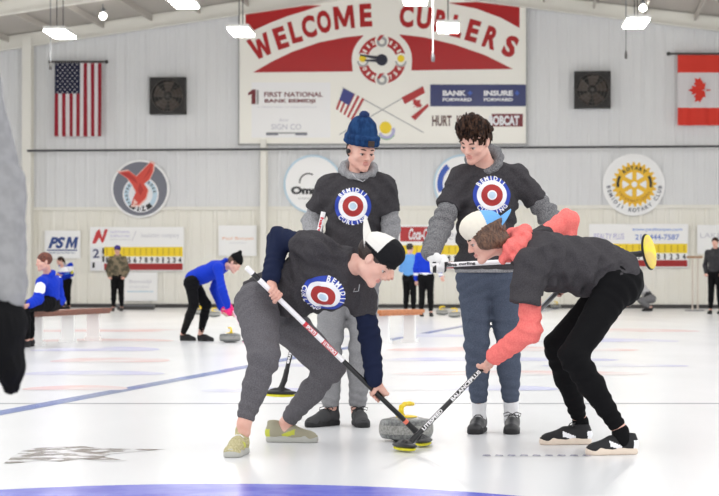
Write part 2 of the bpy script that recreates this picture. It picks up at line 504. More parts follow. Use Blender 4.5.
# ------------------------------------------------------------------ caps, hair
def visor(par, base, fr, mats, back=True, pitch=0.0, zc=.045, name='brim', R0=.088, ln=.075, zoff=0.0):
    o, R = fr; s = -1 if back else 1
    m = MB(); n1, n2 = 14, 8; top = []; bot = []
    for i in range(n1+1):
        a = math.radians(-62 + 124*i/n1)
        for j in range(n2+1):
            t = j/n2
            r = R0*.98 + ln*t*max(math.cos(a*1.25), .0)**.6
            x = math.sin(a)*R0*(1-.1*t)*.95; y = s*(math.cos(a)*R0*1.08 + (r-R0*.98)) - .012
            z = zc - .016*(math.sin(a))**2 - 6.0*(x*x) + (abs(y)-.06)*math.tan(math.radians(pitch)) + zoff
            top.append(o + R @ V3(x, y, z+.0035) - base); bot.append(o + R @ V3(x, y, z-.0015) - base)
    q = [(i*(n2+1)+j, (i+1)*(n2+1)+j, (i+1)*(n2+1)+j+1, i*(n2+1)+j+1) for i in range(n1) for j in range(n2)]
    m.add(top, q, 0, True); m.add(bot, [t[::-1] for t in q], 1 if len(mats) > 1 else 0, True)
    N = len(top)
    edge = [i*(n2+1)+n2 for i in range(n1+1)]
    m.add(top + bot, [(edge[i], edge[i+1], edge[i+1]+N, edge[i]+N) for i in range(n1)], 0)
    return m.build(name, mats, par)

def hair_short(fr, amp=.004, wl=.03, top=0.0, low=-.055, front=.02, bulk=0.0, h=.004, seed=1):
    S = SDF(); S.frame(*fr)
    b = bulk
    S.ell((0, -.022, .036), (.083+b, .098+b, .086+b), .01)
    if top:
        S.ell((.01, .010, .088+top*.4), (.070, .080, .040+top), .03)
        S.ell((-.035, .045, .085+top*.3), (.036, .036, .028+top*.6), .02)
        S.ell((.035, .050, .082+top*.3), (.034, .034, .026+top*.6), .02)
    S.ell((0, .118, -.035 + front*.3), (.078, .075, .085+front*.2), .012, op='s')
    S.ell((.085, .040, -.055), (.03, .055, .07), .01, op='s'); S.ell((-.085, .040, -.055), (.03, .055, .07), .01, op='s')
    S.ell((.086, -.012, -.004), (.02, .022, .036), .008, op='s'); S.ell((-.086, -.012, -.004), (.02, .022, .036), .008, op='s')
    S.clip((0, -.05, low), (0, .3, -1), .01)
    S.wrinkle(amp, wl, seed)
    return S

# ------------------------------------------------------------------ people
def logo(par, base, sd, o, right, up, rad=.108, rot=0):
    bvh = bvh_of(sd)
    m = MB()
    ca, sa = math.cos(rot), math.sin(rot)
    right, up = right*ca + up*sa, -right*sa + up*ca
    rings = [0, .010, .020, .028, .040, .052, .063, .075, .087, .098, .110]
    mi_of = [4, 4, 3, 1, 1, 1, 3, 3, 2, 2]
    n = 56; s = rad/.110
    v = [(r*s*math.cos(2*PI*k/n), r*s*math.sin(2*PI*k/n)) for r in rings for k in range(n)]
    for j in range(len(rings)-1):
        f = [(j*n+k, j*n+(k+1) % n, (j+1)*n+(k+1) % n, (j+1)*n+k) for k in range(n)]
        project(m, v, f, mi_of[j]-1, bvh, o, right, up, .0035)
    for word, a0, a1, inw in (('BEMIDJI', 138, 42, False), ('CURLING', 222, 318, True)):
        for gv, gf in arc_text(word, .1005*s, .024*s, a0, a1, .03, inw):
            sv, sf = subdivide(gv, gf, .02)
            project(m, sv, sf, 2, bvh, o, right, up, .0065)
    return m.build('shirt_print', [M_MAROON, M_BLUE, M_PWHITE, M_PALE], par, None if base is None else base)

def person(label, J, base, cfg, group=None):
    """J: joints in world space; builds one continuous body and its clothes"""
    h = cfg.get('h', .005); par = empty('person', base); tag(par, label, 'person', group)
    b = np.array(base, float)
    sc = cfg.get('scale', 1.0)
    S = nrm(J['shL'] - J['shR']); SH = nrm(J['hipL'] - J['hipR'])
    pel, nk = J['pel'], J['neck']; sp = nk - pel
    waist = pel + sp*.33 + J.get('waist_off', 0); chest = pel + sp*.72 + J.get('chest_off', 0)
    fr = head_frame(J['head'], J['fwd'], J['hup'])
    # --- the body
    B = SDF()
    B.cone(J['hipR']*.8+pel*.2, J['hipL']*.8+pel*.2, .095*sc, .095*sc, .03)
    B.cone(pel, waist, .098*sc, .092*sc, .04, side=SH, fa=1.4, fb=1.35)
    B.cone(waist, chest, .092*sc, .100*sc, .04, side=S, fa=1.35, fb=1.5)
    B.cone(chest, nk - sp*.10, .100*sc, .070*sc, .04, side=S, fa=1.5, fb=1.3)
    for s in 'LR':
        sh, el, wr = J['sh'+s], J['el'+s], J['wr'+s]; hp, kn, an = J['hip'+s], J['kn'+s], J['an'+s]
        B.cone(nk - sp*.06, sh, .050*sc, .050*sc, .04)
        B.cone(sh, el, .047*sc, .038*sc, .02); B.cone(el, el*.6+wr*.4, .040*sc, .037*sc, .01); B.cone(el*.6+wr*.4, wr, .037*sc, .026*sc, .01)
        B.cone(hp, kn, .082*sc, .056*sc, .03); B.cone(kn, kn*.65+an*.35, .053*sc, .054*sc, .02); B.cone(kn*.65+an*.35, an, .054*sc, .036*sc, .02)
        B.cone(an, an*.0 + V3(an[0], an[1], max(an[2]-.04, .05)) , .036*sc, .034*sc, .01)
        hd = J.get('hand'+s)
        if hd:
            if hd[0] == 'grip': grip(B, hd[1], hd[2], wr, hd[3])
            else: loose(B, wr, hd[1], hd[2], hd[3], 0, sc, hd[4] if len(hd) > 4 else 22)
        else:
            d = nrm(wr - el); loose(B, wr, d, np.cross(d, S), np.cross(d, np.cross(d, S)), 0, sc)
    B.cone(nk - sp*.06, fr[0] + fr[1] @ V3(0, -.028, -.050), .056*sc, .050*sc, .03)
    head_prims(B, fr)
    B.build('body', [M_SKIN, M_LIP], par, cfg.get('hb', h), b, face_colour(fr))
    if cfg.get('face', True): face_bits(fr, par, b)
    out = {'par': par, 'fr': fr, 'b': b, 'waist': waist, 'chest': chest, 'S': S, 'SH': SH, 'sp': sp}
    # --- sleeves / hooded top
    t = cfg.get('top')
    if t:
        T = SDF(); full = cfg.get('full_top', False)
        g = cfg.get('sleeve', .016)
        for s in 'LR':
            sh, el, wr = J['sh'+s], J['el'+s], J['wr'+s]
            T.cone(sh*.75+el*.25, el, (.044+g*.6)*sc, (.041+g)*sc, .02); T.cone(sh, sh*.75+el*.25, (.062 if full else .046)*sc, (.044+g*.6)*sc, .02); T.cone(el, wr + (wr-el)*-.06, (.043+g)*sc, (.030+g)*sc, .015)
            T.cone(wr + (wr-el)*-.12, wr + (wr-el)*-.02, (.030+g*.9)*sc, (.027+g*.6)*sc, .01)
            T.fold(el, .14, wr-sh + V3(.1, 0, .05), .065, cfg.get('sf', .007))
            T.fold(wr*.7+el*.3, .09, wr-el, .045, cfg.get('sf', .007)*.6)
            if full: T.cone(nk - sp*.08, sh, (.062)*sc, (.066)*sc, .04)
        if full:
            T.cone(pel + sp*.02, waist, (.118)*sc, (.118)*sc, .04, side=SH, fa=1.45, fb=1.4)
            T.cone(waist, chest, (.118)*sc, (.124)*sc, .04, side=S, fa=1.4, fb=1.5)
            T.cone(chest, nk - sp*.08, (.120)*sc, (.085)*sc, .04, side=S, fa=1.5, fb=1.4)
        if cfg.get('hood', True):
            up = nrm(fr[0] + fr[1] @ V3(0, -.03, -.05) - nk + sp*.15*nrm(sp).dot(nrm(sp)))
            fw = nrm(np.cross(up, S)); fw = fw if fw.dot(fr[1][:, 1] + 1e-3) > 0 else -fw
            sd_ = np.cross(fw, up); cc = nk + up*(cfg.get('hood_up', .005) + .028) - sp*.03; k = cfg.get('hood_size', 1.0)
            ring = []
            for i in range(13):
                a = 2*PI*i/12; bk = (1-math.cos(a))/2
                ring.append((cc + (fw*math.cos(a)*.072 + sd_*math.sin(a)*.080)*k*(1+.12*bk) + up*(.030*bk - .030*(1-bk)), .021 + .015*bk*k))
            for i in range(12): T.cone(ring[i][0], ring[i+1][0], ring[i][1], ring[i+1][1], .012)
        T.wrinkle(.003, .12, cfg.get('seed', 3)+1)
        if 'top_fn' in cfg: cfg['top_fn'](T, J, out)
        out['top'] = T; T.build(cfg.get('top_name', 'hoodie'), [t] + cfg.get('top_extra', []), par, cfg.get('hc', h), b, cfg.get('top_col'))
    # --- tee
    t = cfg.get('tee')
    if t:
        T = SDF(); g = cfg.get('tee_g', .024)
        hem = pel + sp*cfg.get('hem', .0)
        T.cone(hem, waist, (.098+g+cfg.get('hem_g', .004))*sc, (.094+g)*sc, .04, side=SH, fa=1.42, fb=1.38)
        T.cone(waist, chest, (.094+g)*sc, (.102+g)*sc, .04, side=S, fa=1.38, fb=1.45)
        T.cone(chest, nk - sp*.11, (.102+g)*sc, (.078+.006)*sc, .04, side=S, fa=1.45, fb=1.35)
        for s in 'LR':
            sh, el = J['sh'+s], J['el'+s]
            T.cone(nk - sp*.06, sh, .056*sc, .063*sc, .05)
            e = sh + (el-sh)*cfg.get('tsl', .62)
            T.cone(sh, e, .070*sc, cfg.get('tsr', .070)*sc, .03, cap=1)
        T.fold(waist, .20, sp + S*.3, .085, .012); T.fold(chest - S*.12, .15, nrm(sp)*.7 - S*.7, .07, .009); T.fold(chest + S*.12, .15, nrm(sp)*.7 + S*.7, .07, .009)
        T.wrinkle(.009, .20, cfg.get('seed', 3))
        if 'tee_fn' in cfg: cfg['tee_fn'](T, J, out)
        T.clip(*cfg.get('hem_clip', (pel + sp*(cfg.get('hem', .0) - .06), -sp)), .006)
        out['tee'] = T; T.build('t_shirt', [t], par, cfg.get('hc', h), b)
    # --- trousers
    t = cfg.get('pants')
    if t:
        T = SDF(); g = cfg.get('pants_g', .018); cu = cfg.get('cuff', .047)
        T.cone(J['hipR']*.8+pel*.2, J['hipL']*.8+pel*.2, (.098+g)*sc, (.098+g)*sc, .04)
        T.cone(pel, pel + sp*.2, (.098+g)*sc, (.098+g*.5)*sc, .04, side=SH, fa=1.4)
        for s in 'LR':
            hp, kn, an = J['hip'+s], J['kn'+s], J['an'+s]; u = nrm(kn-an)
            ce = an + u*cfg.get('cuff_h', .02)
            T.cone(hp, kn, (.085+g)*sc, (.060+g*.9)*sc, .04); T.cone(kn, kn*.6+an*.4, (.060+g*.9)*sc, (.056+g*.9)*sc, .02)
            T.cone(kn*.6+an*.4, ce + u*.05, (.056+g*.9)*sc, (cu+g*.35)*sc, .02); T.cone(ce + u*.05, ce, (cu)*sc, (cu-.002)*sc, .008, cap=1)
            T.fold(kn, .14, kn-an + SH*.12, .08, .008); T.fold(ce + u*.07, .08, kn-an+SH*.08, .048, .006)
            T.fold(hp, .16, (kn-hp) + SH*.15, .06, .006)
        T.wrinkle(.003 + g*.04, .16, cfg.get('seed', 3)+5)
        if 'pants_fn' in cfg: cfg['pants_fn'](T, J, out)
        T.build('trousers', [t], par, cfg.get('hc', h), b)
    return out

def px_joints(d):
    J = {}
    for k, v in d.items():
        J[k] = P(*v) if isinstance(v, tuple) and len(v) == 3 and k not in ('fwd', 'hup') else (np.array(v, float) if k in ('fwd', 'hup') else v)
    return J

# ================================================================== THE SETTING
TH = -math.atan(.1); WY = 59.0
WM = Matrix.Translation((0, WY, 0)) @ Matrix.Rotation(TH, 4, 'Z')
def Wp(px, py):
    u = (px - CX) / F_PX; Y = WY / (1 + .1*u)
    return (u*Y/math.cos(TH), CAMH + (HY - py)*Y/F_PX)
def on_wall(o, kind=None):
    if o.parent is None: o.matrix_world = WM
    if kind: o['kind'] = kind
    return o

# ice
def ice_material():
    m = bpy.data.materials.new('pebbled_ice'); m.use_nodes = True; nt = m.node_tree; b = nt.nodes['Principled BSDF']
    tc = nt.nodes.new('ShaderNodeTexCoord')
    n = nt.nodes.new('ShaderNodeTexNoise'); n.inputs['Scale'].default_value = .9; n.inputs['Detail'].default_value = 5
    mp = nt.nodes.new('ShaderNodeMapping'); mp.inputs['Scale'].default_value = (1, .35, 1)
    r = nt.nodes.new('ShaderNodeValToRGB'); r.color_ramp.elements[0].position = .3; r.color_ramp.elements[1].position = .7
    r.color_ramp.elements[0].color = rgb(222, 223, 225); r.color_ramp.elements[1].color = rgb(230, 231, 233)
    nt.links.new(tc.outputs['Object'], mp.inputs['Vector']); nt.links.new(mp.outputs['Vector'], n.inputs['Vector'])
    nt.links.new(n.outputs['Fac'], r.inputs['Fac']); nt.links.new(r.outputs['Color'], b.inputs['Base Color'])
    n2 = nt.nodes.new('ShaderNodeTexNoise'); n2.inputs['Scale'].default_value = 120; n2.inputs['Detail'].default_value = 2
    bp = nt.nodes.new('ShaderNodeBump'); bp.inputs['Strength'].default_value = .15; bp.inputs['Distance'].default_value = .002
    nt.links.new(tc.outputs['Object'], n2.inputs['Vector']); nt.links.new(n2.outputs['Fac'], bp.inputs['Height']); nt.links.new(bp.outputs['Normal'], b.inputs['Normal'])
    b.inputs['Roughness'].default_value = .22; b.inputs['IOR'].default_value = 1.31; b.inputs['Specular IOR Level'].default_value = .45
    return m
M_ICE = ice_material()
m = MB(); m.box((-24, -10, -.05), (24, WY + 3.2, 0)); tag(m.build('floor', M_ICE), kind='structure')

def paint(name, c, c2=None, ns=3.0, lo=.4, hi=.6, alpha=None, fac=1.0, st=(1, 1, 1)):
    """paint under the ice; worn with soft patches where alpha is given"""
    m = bpy.data.materials.new(name); m.use_nodes = True; nt = m.node_tree; b = nt.nodes['Principled BSDF']
    b.inputs['Base Color'].default_value = rgb(*c); b.inputs['Roughness'].default_value = .22; b.inputs['IOR'].default_value = 1.31; b.inputs['Specular IOR Level'].default_value = .45
    tc = nt.nodes.new('ShaderNodeTexCoord'); mp = nt.nodes.new('ShaderNodeMapping'); mp.inputs['Scale'].default_value = st
    n = nt.nodes.new('ShaderNodeTexNoise'); n.inputs['Scale'].default_value = ns; n.inputs['Detail'].default_value = 5
    nt.links.new(tc.outputs['Object'], mp.inputs['Vector']); nt.links.new(mp.outputs['Vector'], n.inputs['Vector'])
    r = nt.nodes.new('ShaderNodeValToRGB'); r.color_ramp.elements[0].position = lo; r.color_ramp.elements[1].position = hi
    r.color_ramp.elements[0].color = rgb(*c); r.color_ramp.elements[1].color = rgb(*(c2 or c))
    nt.links.new(n.outputs['Fac'], r.inputs['Fac']); nt.links.new(r.outputs['Color'], b.inputs['Base Color'])
    return m
ICEC = (226, 227, 229)
PM_BLUE = paint('house_ring_blue', (84, 90, 200), (108, 114, 212), 5)
PM_LINE = paint('side_line_blue', (68, 100, 172), (112, 130, 168), .8, .45, .6)
PM_GREY = paint('thin_line_grey', (176, 178, 182))
PM_FB = paint('faded_blue', (196, 198, 230), ICEC, 1.0, .4, .62, st=(1, .5, 1))
PM_FR = paint('faded_red', (230, 196, 192), ICEC, 1.0, .4, .62, st=(1, .5, 1))
PM_LOGO = paint('scribbled_logo_ink', (112, 104, 96), (216, 216, 218), 9, .46, .56, st=(1, 1, 1))
PM_TXT = paint('ice_text_ink', (110, 112, 140), (200, 200, 212), 40, .4, .6)
def flat(name, polys, m, z):
    mb = MB()
    for p in polys:
        tri = tessellate_polygon([[Vector((a[0], a[1], 0)) for a in p]])
        fs = []
        for t in tri:
            a, b_, c = [np.array(p[i][:2]) for i in t]
            fs.append(t if np.cross(b_-a, c-a) > 0 else t[::-1])
        mb.add([(a[0], a[1], z) for a in p], fs)
    return tag(mb.build(name, m), kind='structure')
def ring_poly(cx, cy, r0, r1, n=96):
    mb = [[(cx + r0*math.cos(2*PI*k/n), cy + r0*math.sin(2*PI*k/n)), (cx + r1*math.cos(2*PI*k/n), cy + r1*math.sin(2*PI*k/n)),
           (cx + r1*math.cos(2*PI*(k+1)/n), cy + r1*math.sin(2*PI*(k+1)/n)), (cx + r0*math.cos(2*PI*(k+1)/n), cy + r0*math.sin(2*PI*(k+1)/n))] for k in range(n)]
    return mb
hc = G(222, 484); hcx, hcy = hc[0], hc[1] - 1.83
flat('floor_marking', ring_poly(hcx, hcy, 1.22, 1.83), PM_BLUE, .0012)
flat('floor_marking', ring_poly(hcx, hcy, .15, .61), paint('house_ring_red', (206, 70, 70), (214, 90, 90)), .0012)
a_, b_ = G(-40, 420.5), G(240, 368); d_ = nrm(b_ - a_); n_ = V3(-d_[1], d_[0], 0)*.085
q0 = a_ - d_*5; q1 = a_ + d_*46
flat('floor_line', [[tuple(q0[:2]-n_[:2]), tuple(q0[:2]+n_[:2]), tuple(q1[:2]+n_[:2]), tuple(q1[:2]-n_[:2])][::-1]], PM_LINE, .0014)
yl = G(0, 404.2)[1]
flat('floor_line', [[(-23, yl), (23, yl), (23, yl+.13), (-23, yl+.13)]], PM_GREY, .0010)
def streak(x0, x1, py, mt, w=.5, z=.0016):
    """a band of a far sheet's painted rings, seen almost edge-on"""
    g0 = G(x0, py); g1 = G(x1, py); n = 24; top = []; bot = []
    for i in range(n+1):
        t = i/n; x = g0[0] + (g1[0]-g0[0])*t; e = math.sin(PI*t)**.35
        k = .5*w*e
        c = g0[1] + (g1[1]-g0[1])*t + .25*w*(1-(2*t-1)**2)
        bot.append((x, c-k)); top.append((x, c+k))
    flat('floor_marking', [bot + top[::-1]], mt, z)
for x0, x1, py, k, w in ((22, 128, 389, 'r', .7), (20, 165, 374, 'b', .9), (50, 170, 361, 'r', 1.4), (30, 160, 350, 'b', 1.6), (28, 175, 341, 'r', 1.4),
                         (330, 470, 336, 'b', 2.), (385, 640, 350, 'r', 1.6), (380, 620, 360, 'b', 1.1), (390, 650, 374, 'r', .9), (370, 560, 389, 'b', .9),
                         (500, 680, 341, 'b', 1.8), (540, 690, 366, 'b', .7), (200, 330, 391, 'b', .6), (560, 700, 331, 'r', 2.), (20, 190, 331, 'r', 2.), (250, 330, 366, 'b', .7)):
    streak(x0, x1, py, PM_FB if k == 'b' else PM_FR, w)
# logo frozen into the ice, near left: a ragged wordmark with two tails
lg = [(3, 464), (12, 457), (22, 451), (38, 447.5), (60, 447), (82, 446.2), (100, 448.5), (130, 449), (166, 449.4), (140, 451.5), (112, 454), (104, 457), (128, 461), (104, 461.5), (80, 459), (60, 462), (40, 460.5), (20, 463)]
flat('floor_logo', [[tuple(G(*p)[:2]) for p in lg][::-1]], PM_LOGO, .0014)
for i in range(9):
    x = 482 + i*12.5
    flat('floor_lettering', [[tuple(G(x, 456.3)[:2]), tuple(G(x+9, 456.5)[:2]), tuple(G(x+8, 454.9)[:2]), tuple(G(x+1.5, 454.7)[:2])]], PM_TXT, .0014)

# far wall, ribbed steel
M_WALLU = mat('light_grey_wall_panel', (226, 227, 229), .5, mix=(230, 231, 232), nscale=.4)
M_WALLL = mat('cream_wall_panel', (238, 235, 224), .5, mix=(240, 238, 230), nscale=.4)
M_BEAM = mat('cream_steel_beam', (238, 236, 228), .5)
M_CEIL = mat('ceiling_liner', (192, 187, 180), .8)
M_DARKM = mat('dark_metal', (58, 56, 56), .5)
M_PIPE = mat('grey_conduit', (66, 66, 70), .5)
ZL = 2.95
def ribbed(name, x0, x1, z0, zt, m, pitch=.305, d=.016):
    mb = MB(); xs = []
    x = x0
    while x < x1:
        xs += [(x, 0), (x + pitch*.62, 0), (x + pitch*.70, -d), (x + pitch*.92, -d)]; x += pitch
    xs.append((x, 0))
    vs = []
    for (x, y) in xs: vs += [(x, y, z0), (x, y, zt(x) if callable(zt) else zt)]
    mb.add(vs, [(2*i, 2*i+2, 2*i+3, 2*i+1) for i in range(len(xs)-1)])
    mb.box((x0, .03, z0), (x1, .12, min(zt(x0), zt(x1)) if callable(zt) else zt))
    return on_wall(mb.build(name, m), 'structure')
RX, RZ, RS = 1.07, 9.27, .135
roof = lambda x: RZ + .42 - RS*abs(x - RX)
ribbed('wall_back', -24, 24, ZL, roof, M_WALLU)
ribbed('wall_back_lower', -24, 24, 0, ZL, M_WALLL, .38, .022)
mb = MB(); mb.box((-24, -.09, ZL-.05), (24, .0, ZL+.05)); on_wall(mb.build('trim_1', M_BEAM), 'structure')
mb = MB(); mb.box((-24, -.10, 0), (24, .0, .11)); on_wall(mb.build('baseboard_back', M_DARKM), 'structure')
mb = MB(); mb.tube([(-9.9, -.42, 4.67), (20, -.42, 4.67)], .032, 10)
for k in range(16): mb.box((-9.5 + k*1.9, -.42, 4.655), (-9.45 + k*1.9, -.0, 4.685))
on_wall(mb.build('trim_2', M_PIPE), 'structure')
for k, (pa, pb, zt) in enumerate(((25, 34, None), (262, 268, Wp(265, 140)[1]), (530, 536, None))):
    xa, xb = Wp(pa, 200)[0], Wp(pb, 200)[0]; z = zt or roof(xa) - .1
    if k == 2: continue
    mb = MB(); mb.box((xa, -.34, 0), (xb, -.31, z)); mb.box((xa, -.04, 0), (xb, -.01, z)); mb.box(((xa+xb)/2-.02, -.32, 0), ((xa+xb)/2+.02, -.02, z))
    mb.box((xa, -.32, 0), (xb, -.30, .02)); on_wall(mb.build('wall_column', M_BEAM), 'structure')
# roof slabs, rafters, purlins
for s in (-1, 1):
    x1 = -24.5 if s < 0 else 25; z1 = roof(x1)
    mb = MB(); v = [(RX, .3, RZ+.42), (x1, .3, z1), (x1, -22, z1), (RX, -22, RZ+.42)]
    mb.add(v + [(a, b, c+.1) for a, b, c in v], [(0, 1, 2, 3), (7, 6, 5, 4), (0, 4, 5, 1), (1, 5, 6, 2), (2, 6, 7, 3), (3, 7, 4, 0)])
    on_wall(mb.build('ceiling', M_CEIL), 'structure')
mb = MB()
for k in range(4):
    y = -.25 - 6.1*k
    for s in (-1, 1):
        x1 = -24 if s < 0 else 24.5
        for (dy, h0, h1) in ((.10, -.42, -.38), (.012, -.40, -.04), (.10, -.05, -.02)):
            za, zb = RZ+.42, roof(x1)
            v = [(RX, y-dy, za+h0), (x1, y-dy, zb+h0), (x1, y+dy, zb+h0), (RX, y+dy, za+h0), (RX, y-dy, za+h1), (x1, y-dy, zb+h1), (x1, y+dy, zb+h1), (RX, y+dy, za+h1)]
            mb.add(v, [(0,3,2,1),(4,5,6,7),(0,1,5,4),(1,2,6,5),(2,3,7,6),(3,0,4,7)])
on_wall(mb.build('ceiling_beam', M_BEAM), 'structure')
mb = MB()
for i in range(-16, 17):
    x = RX + i*1.45
    if abs(x) < 24: mb.box((x-.03, -21.8, roof(x)-.20), (x+.03, -.1, roof(x)-.01))
on_wall(mb.build('ceiling_purlin', M_CEIL), 'structure')
# ------------------------------------------------------------------ wall art helpers (pixel outlines carried onto the wall plane)
class Art:
    def __init__(s): s.m = MB(); s.out = []
    def _pts(s, pts, off): 
        r = []
        for p in pts:
            x, z = Wp(*p); r.append((x, -off, z))
        return r
    def poly(s, pts, off, mi=0):
        q = s._pts(pts, off)
        tri = tessellate_polygon([[Vector((a[0], a[2], 0)) for a in q]])
        fs = []
        for t in tri:
            a, b, c = [np.array((q[i][0], q[i][2])) for i in t]
            fs.append(t if np.cross(b-a, c-a) > 0 else t[::-1])
        s.m.add(q, fs, mi); return s
    def rect(s, x0, y0, x1, y1, off, mi=0): return s.poly([(x0, y1), (x1, y1), (x1, y0), (x0, y0)], off, mi)
    def slab(s, x0, y0, x1, y1, off0, off1, mi=0):
        a = Wp(x0, y1); b = Wp(x1, y1); c = Wp(x1, y0); d = Wp(x0, y0)
        v = [(p[0], -off0, p[1]) for p in (a, b, c, d)] + [(p[0], -off1, p[1]) for p in (a, b, c, d)]
        s.m.add(v, [(3,2,1,0),(4,5,6,7),(0,1,5,4),(1,2,6,5),(2,3,7,6),(3,0,4,7)], mi); return s
    def disc(s, cx, cy, r, off0, off1, mi=0, n=64):
        r0 = [Wp(cx + r*math.cos(2*PI*k/n), cy - r*math.sin(2*PI*k/n)) for k in range(n)]
        v = [(p[0], -off0, p[1]) for p in r0] + [(p[0], -off1, p[1]) for p in r0]
        s.m.add(v, [tuple(range(n, 2*n))] + [(k, (k+1) % n, n+(k+1) % n, n+k) for k in range(n)], mi); return s
    def ring(s, cx, cy, r0, r1, off, mi=0, a0=0, a1=360, n=64):
        vs = []
        for k in range(n+1):
            a = math.radians(a0 + (a1-a0)*k/n)
            for r in (r0, r1):
                x, z = Wp(cx + r*math.cos(a), cy - r*math.sin(a)); vs.append((x, -off, z))
        s.m.add(vs, [(2*k, 2*k+1, 2*k+3, 2*k+2) for k in range(n)], mi); return s
    def glyph(s, v, f, off, mi):
        q = s._pts([(a, b) for a, b in v], off)
        s.m.add(q, [tuple(t) for t in f], mi); return s
    def text(s, t, x0, y0, x1, y1, off, mi=0, bold=.0, shear=0.0):
        if s.m.v: s.out.append(s.m); s.m = MB()
        v, f = fit_text(t, x0, 0, x1, 1, bold, shear)
        v = np.stack([v[:, 0], y1 + (y0-y1)*v[:, 1]], 1); return s.glyph(v, f, off, mi)
    def letter(s, ch, cx, cy, w, h, rot, off, mi=0, bold=.03):
        if ch in 'MW':
            o_ = [(0, 0), (0, 1), (.26, 1), (.5, .42), (.74, 1), (1, 1), (1, 0), (.8, 0), (.8, .60), (.58, .10), (.42, .10), (.2, .60), (.2, 0)] if ch == 'M' else \
                 [(0, 1), (.2, 1), (.31, .38), (.41, .85), (.59, .85), (.69, .38), (.8, 1), (1, 1), (.8, 0), (.6, 0), (.5, .50), (.4, 0), (.2, 0)]
            v = np.array([((x-.5)*w, (y-.5)*h) for x, y in o_]); f = tessellate_polygon([[Vector((x, y, 0)) for x, y in v]])
        else: v, f = fit_text(ch, -w/2, -h/2, w/2, h/2, bold)
        a = math.radians(rot)
        v = np.stack([cx + v[:, 0]*math.cos(a) - v[:, 1]*math.sin(a), cy - (v[:, 0]*math.sin(a) + v[:, 1]*math.cos(a))], 1)
        return s.glyph(v, f, off, mi)
    def arc(s, t, cx, cy, R, size, a0, a1, off, mi=0, inward=False, bold=.02):
        for v, f in arc_text(t, R, size, a0, a1, bold, inward):
            s.glyph(np.stack([cx + v[:, 0], cy - v[:, 1]], 1), f, off, mi)
        return s
    def done(s, name, mats, parent=None): 
        for m_ in s.out: m_.build(name, mats, parent)
        o = s.m.build(name, mats, parent)
        return on_wall(o) if parent is None else o

M_SIGN = mat('sign_white_board', (252, 250, 242), .35, spec=.4)
M_SRED = mat('sign_red_paint', (180, 22, 26), .3)
M_SNAVY = mat('sign_navy_vinyl', (34, 44, 104), .3)
M_SMAR = mat('sign_maroon_ink', (120, 40, 48), .5)
M_SGREY = mat('sign_grey_ink', (168, 168, 168), .5)
M_SBLK = mat('sign_black_ink', (34, 34, 38), .5)
M_SBLUE = mat('sign_blue_ink', (60, 96, 190), .5)
M_SYEL = mat('sign_yellow_paint', (250, 218, 30), .4)
M_SFAINT = mat('sign_faint_ink', (208, 208, 216), .5)
M_SORNG = mat('sign_faint_orange_ink', (240, 196, 172), .5)
M_SPALE = mat('sign_pale_blue_rim', (196, 220, 236), .4)
M_SSLATE = mat('sign_slate_grey', (116, 118, 130), .4)
M_SLIL = mat('sign_lilac_ink', (190, 186, 222), .5)
M_PANELW = mat('sponsor_panel_white', (250, 250, 250), .45)

# --- the big welcome sign
w = Art(); w.slab(240, -10, 526.5, 144.5, .02, .16, 0)
sign = w.done('welcome_sign', [M_SIGN]); tag(sign, 'huge white welcome sign with red lettering high on the far wall', 'sign')
fr_ = Art()
for r in ((239, -11, 527.5, -9.4), (239, 144, 527.5, 145.4), (239, -11, 240.2, 145.4), (526.2, -11, 527.5, 145.4)): fr_.slab(*r, .02, .19, 0)
fr_.done('frame', [M_SGREY], sign)
p = Art()
p.poly([(246.4, 8), (322, 6), (306, 11.5), (288, 17), (270, 24), (256, 30.5), (246.4, 35)], .165)
p.poly([(254, 73), (272, 62.5), (293, 52.4), (320, 43), (345, 38), (364, 36), (358, 44), (354, 53), (352.6, 62), (353.2, 72)], .165)
p.poly([(399.7, 35), (425, 38), (455.6, 45.4), (486, 56), (513, 69.6), (411.8, 71), (412.3, 62), (410, 53), (406, 44)], .165)
p.poly([(448, 3.6), (519.7, 1.5), (519.7, 28.7), (501, 18.5), (477, 9.5)], .165)
p.done('red_swoosh', [M_SRED], sign)
p = Art()
for ch, x, y, ww, hh, r in (('W', 261.5, 47, 22, 22, 24), ('E', 281.6, 38.6, 12, 22, 18), ('L', 296, 32.5, 11, 22, 15), ('C', 309.5, 27.5, 14, 22.5, 12), ('O', 324.6, 22.5, 14, 23, 9), ('M', 344.5, 18.2, 20, 23, 6), ('E', 366.3, 16, 12, 23, 3),
                            ('C', 407, 17, 14, 22.5, -3), ('U', 424.5, 18.5, 14.5, 22.5, -6), ('R', 441.8, 22, 13, 22.5, -10), ('L', 457.5, 27, 11, 22, -13), ('E', 473.2, 31.5, 12, 22, -16), ('R', 491.5, 38.5, 13.5, 22, -20), ('S', 510.5, 47, 13, 22, -23)):
    if (ch, r) == ('C', -3): p.out.append(p.m); p.m = MB()
    p.letter(ch, x, y, ww, hh, r, .172, 0, .02 if ch in 'MW' else .048)
p.done('welcome_lettering', [M_SRED], sign)
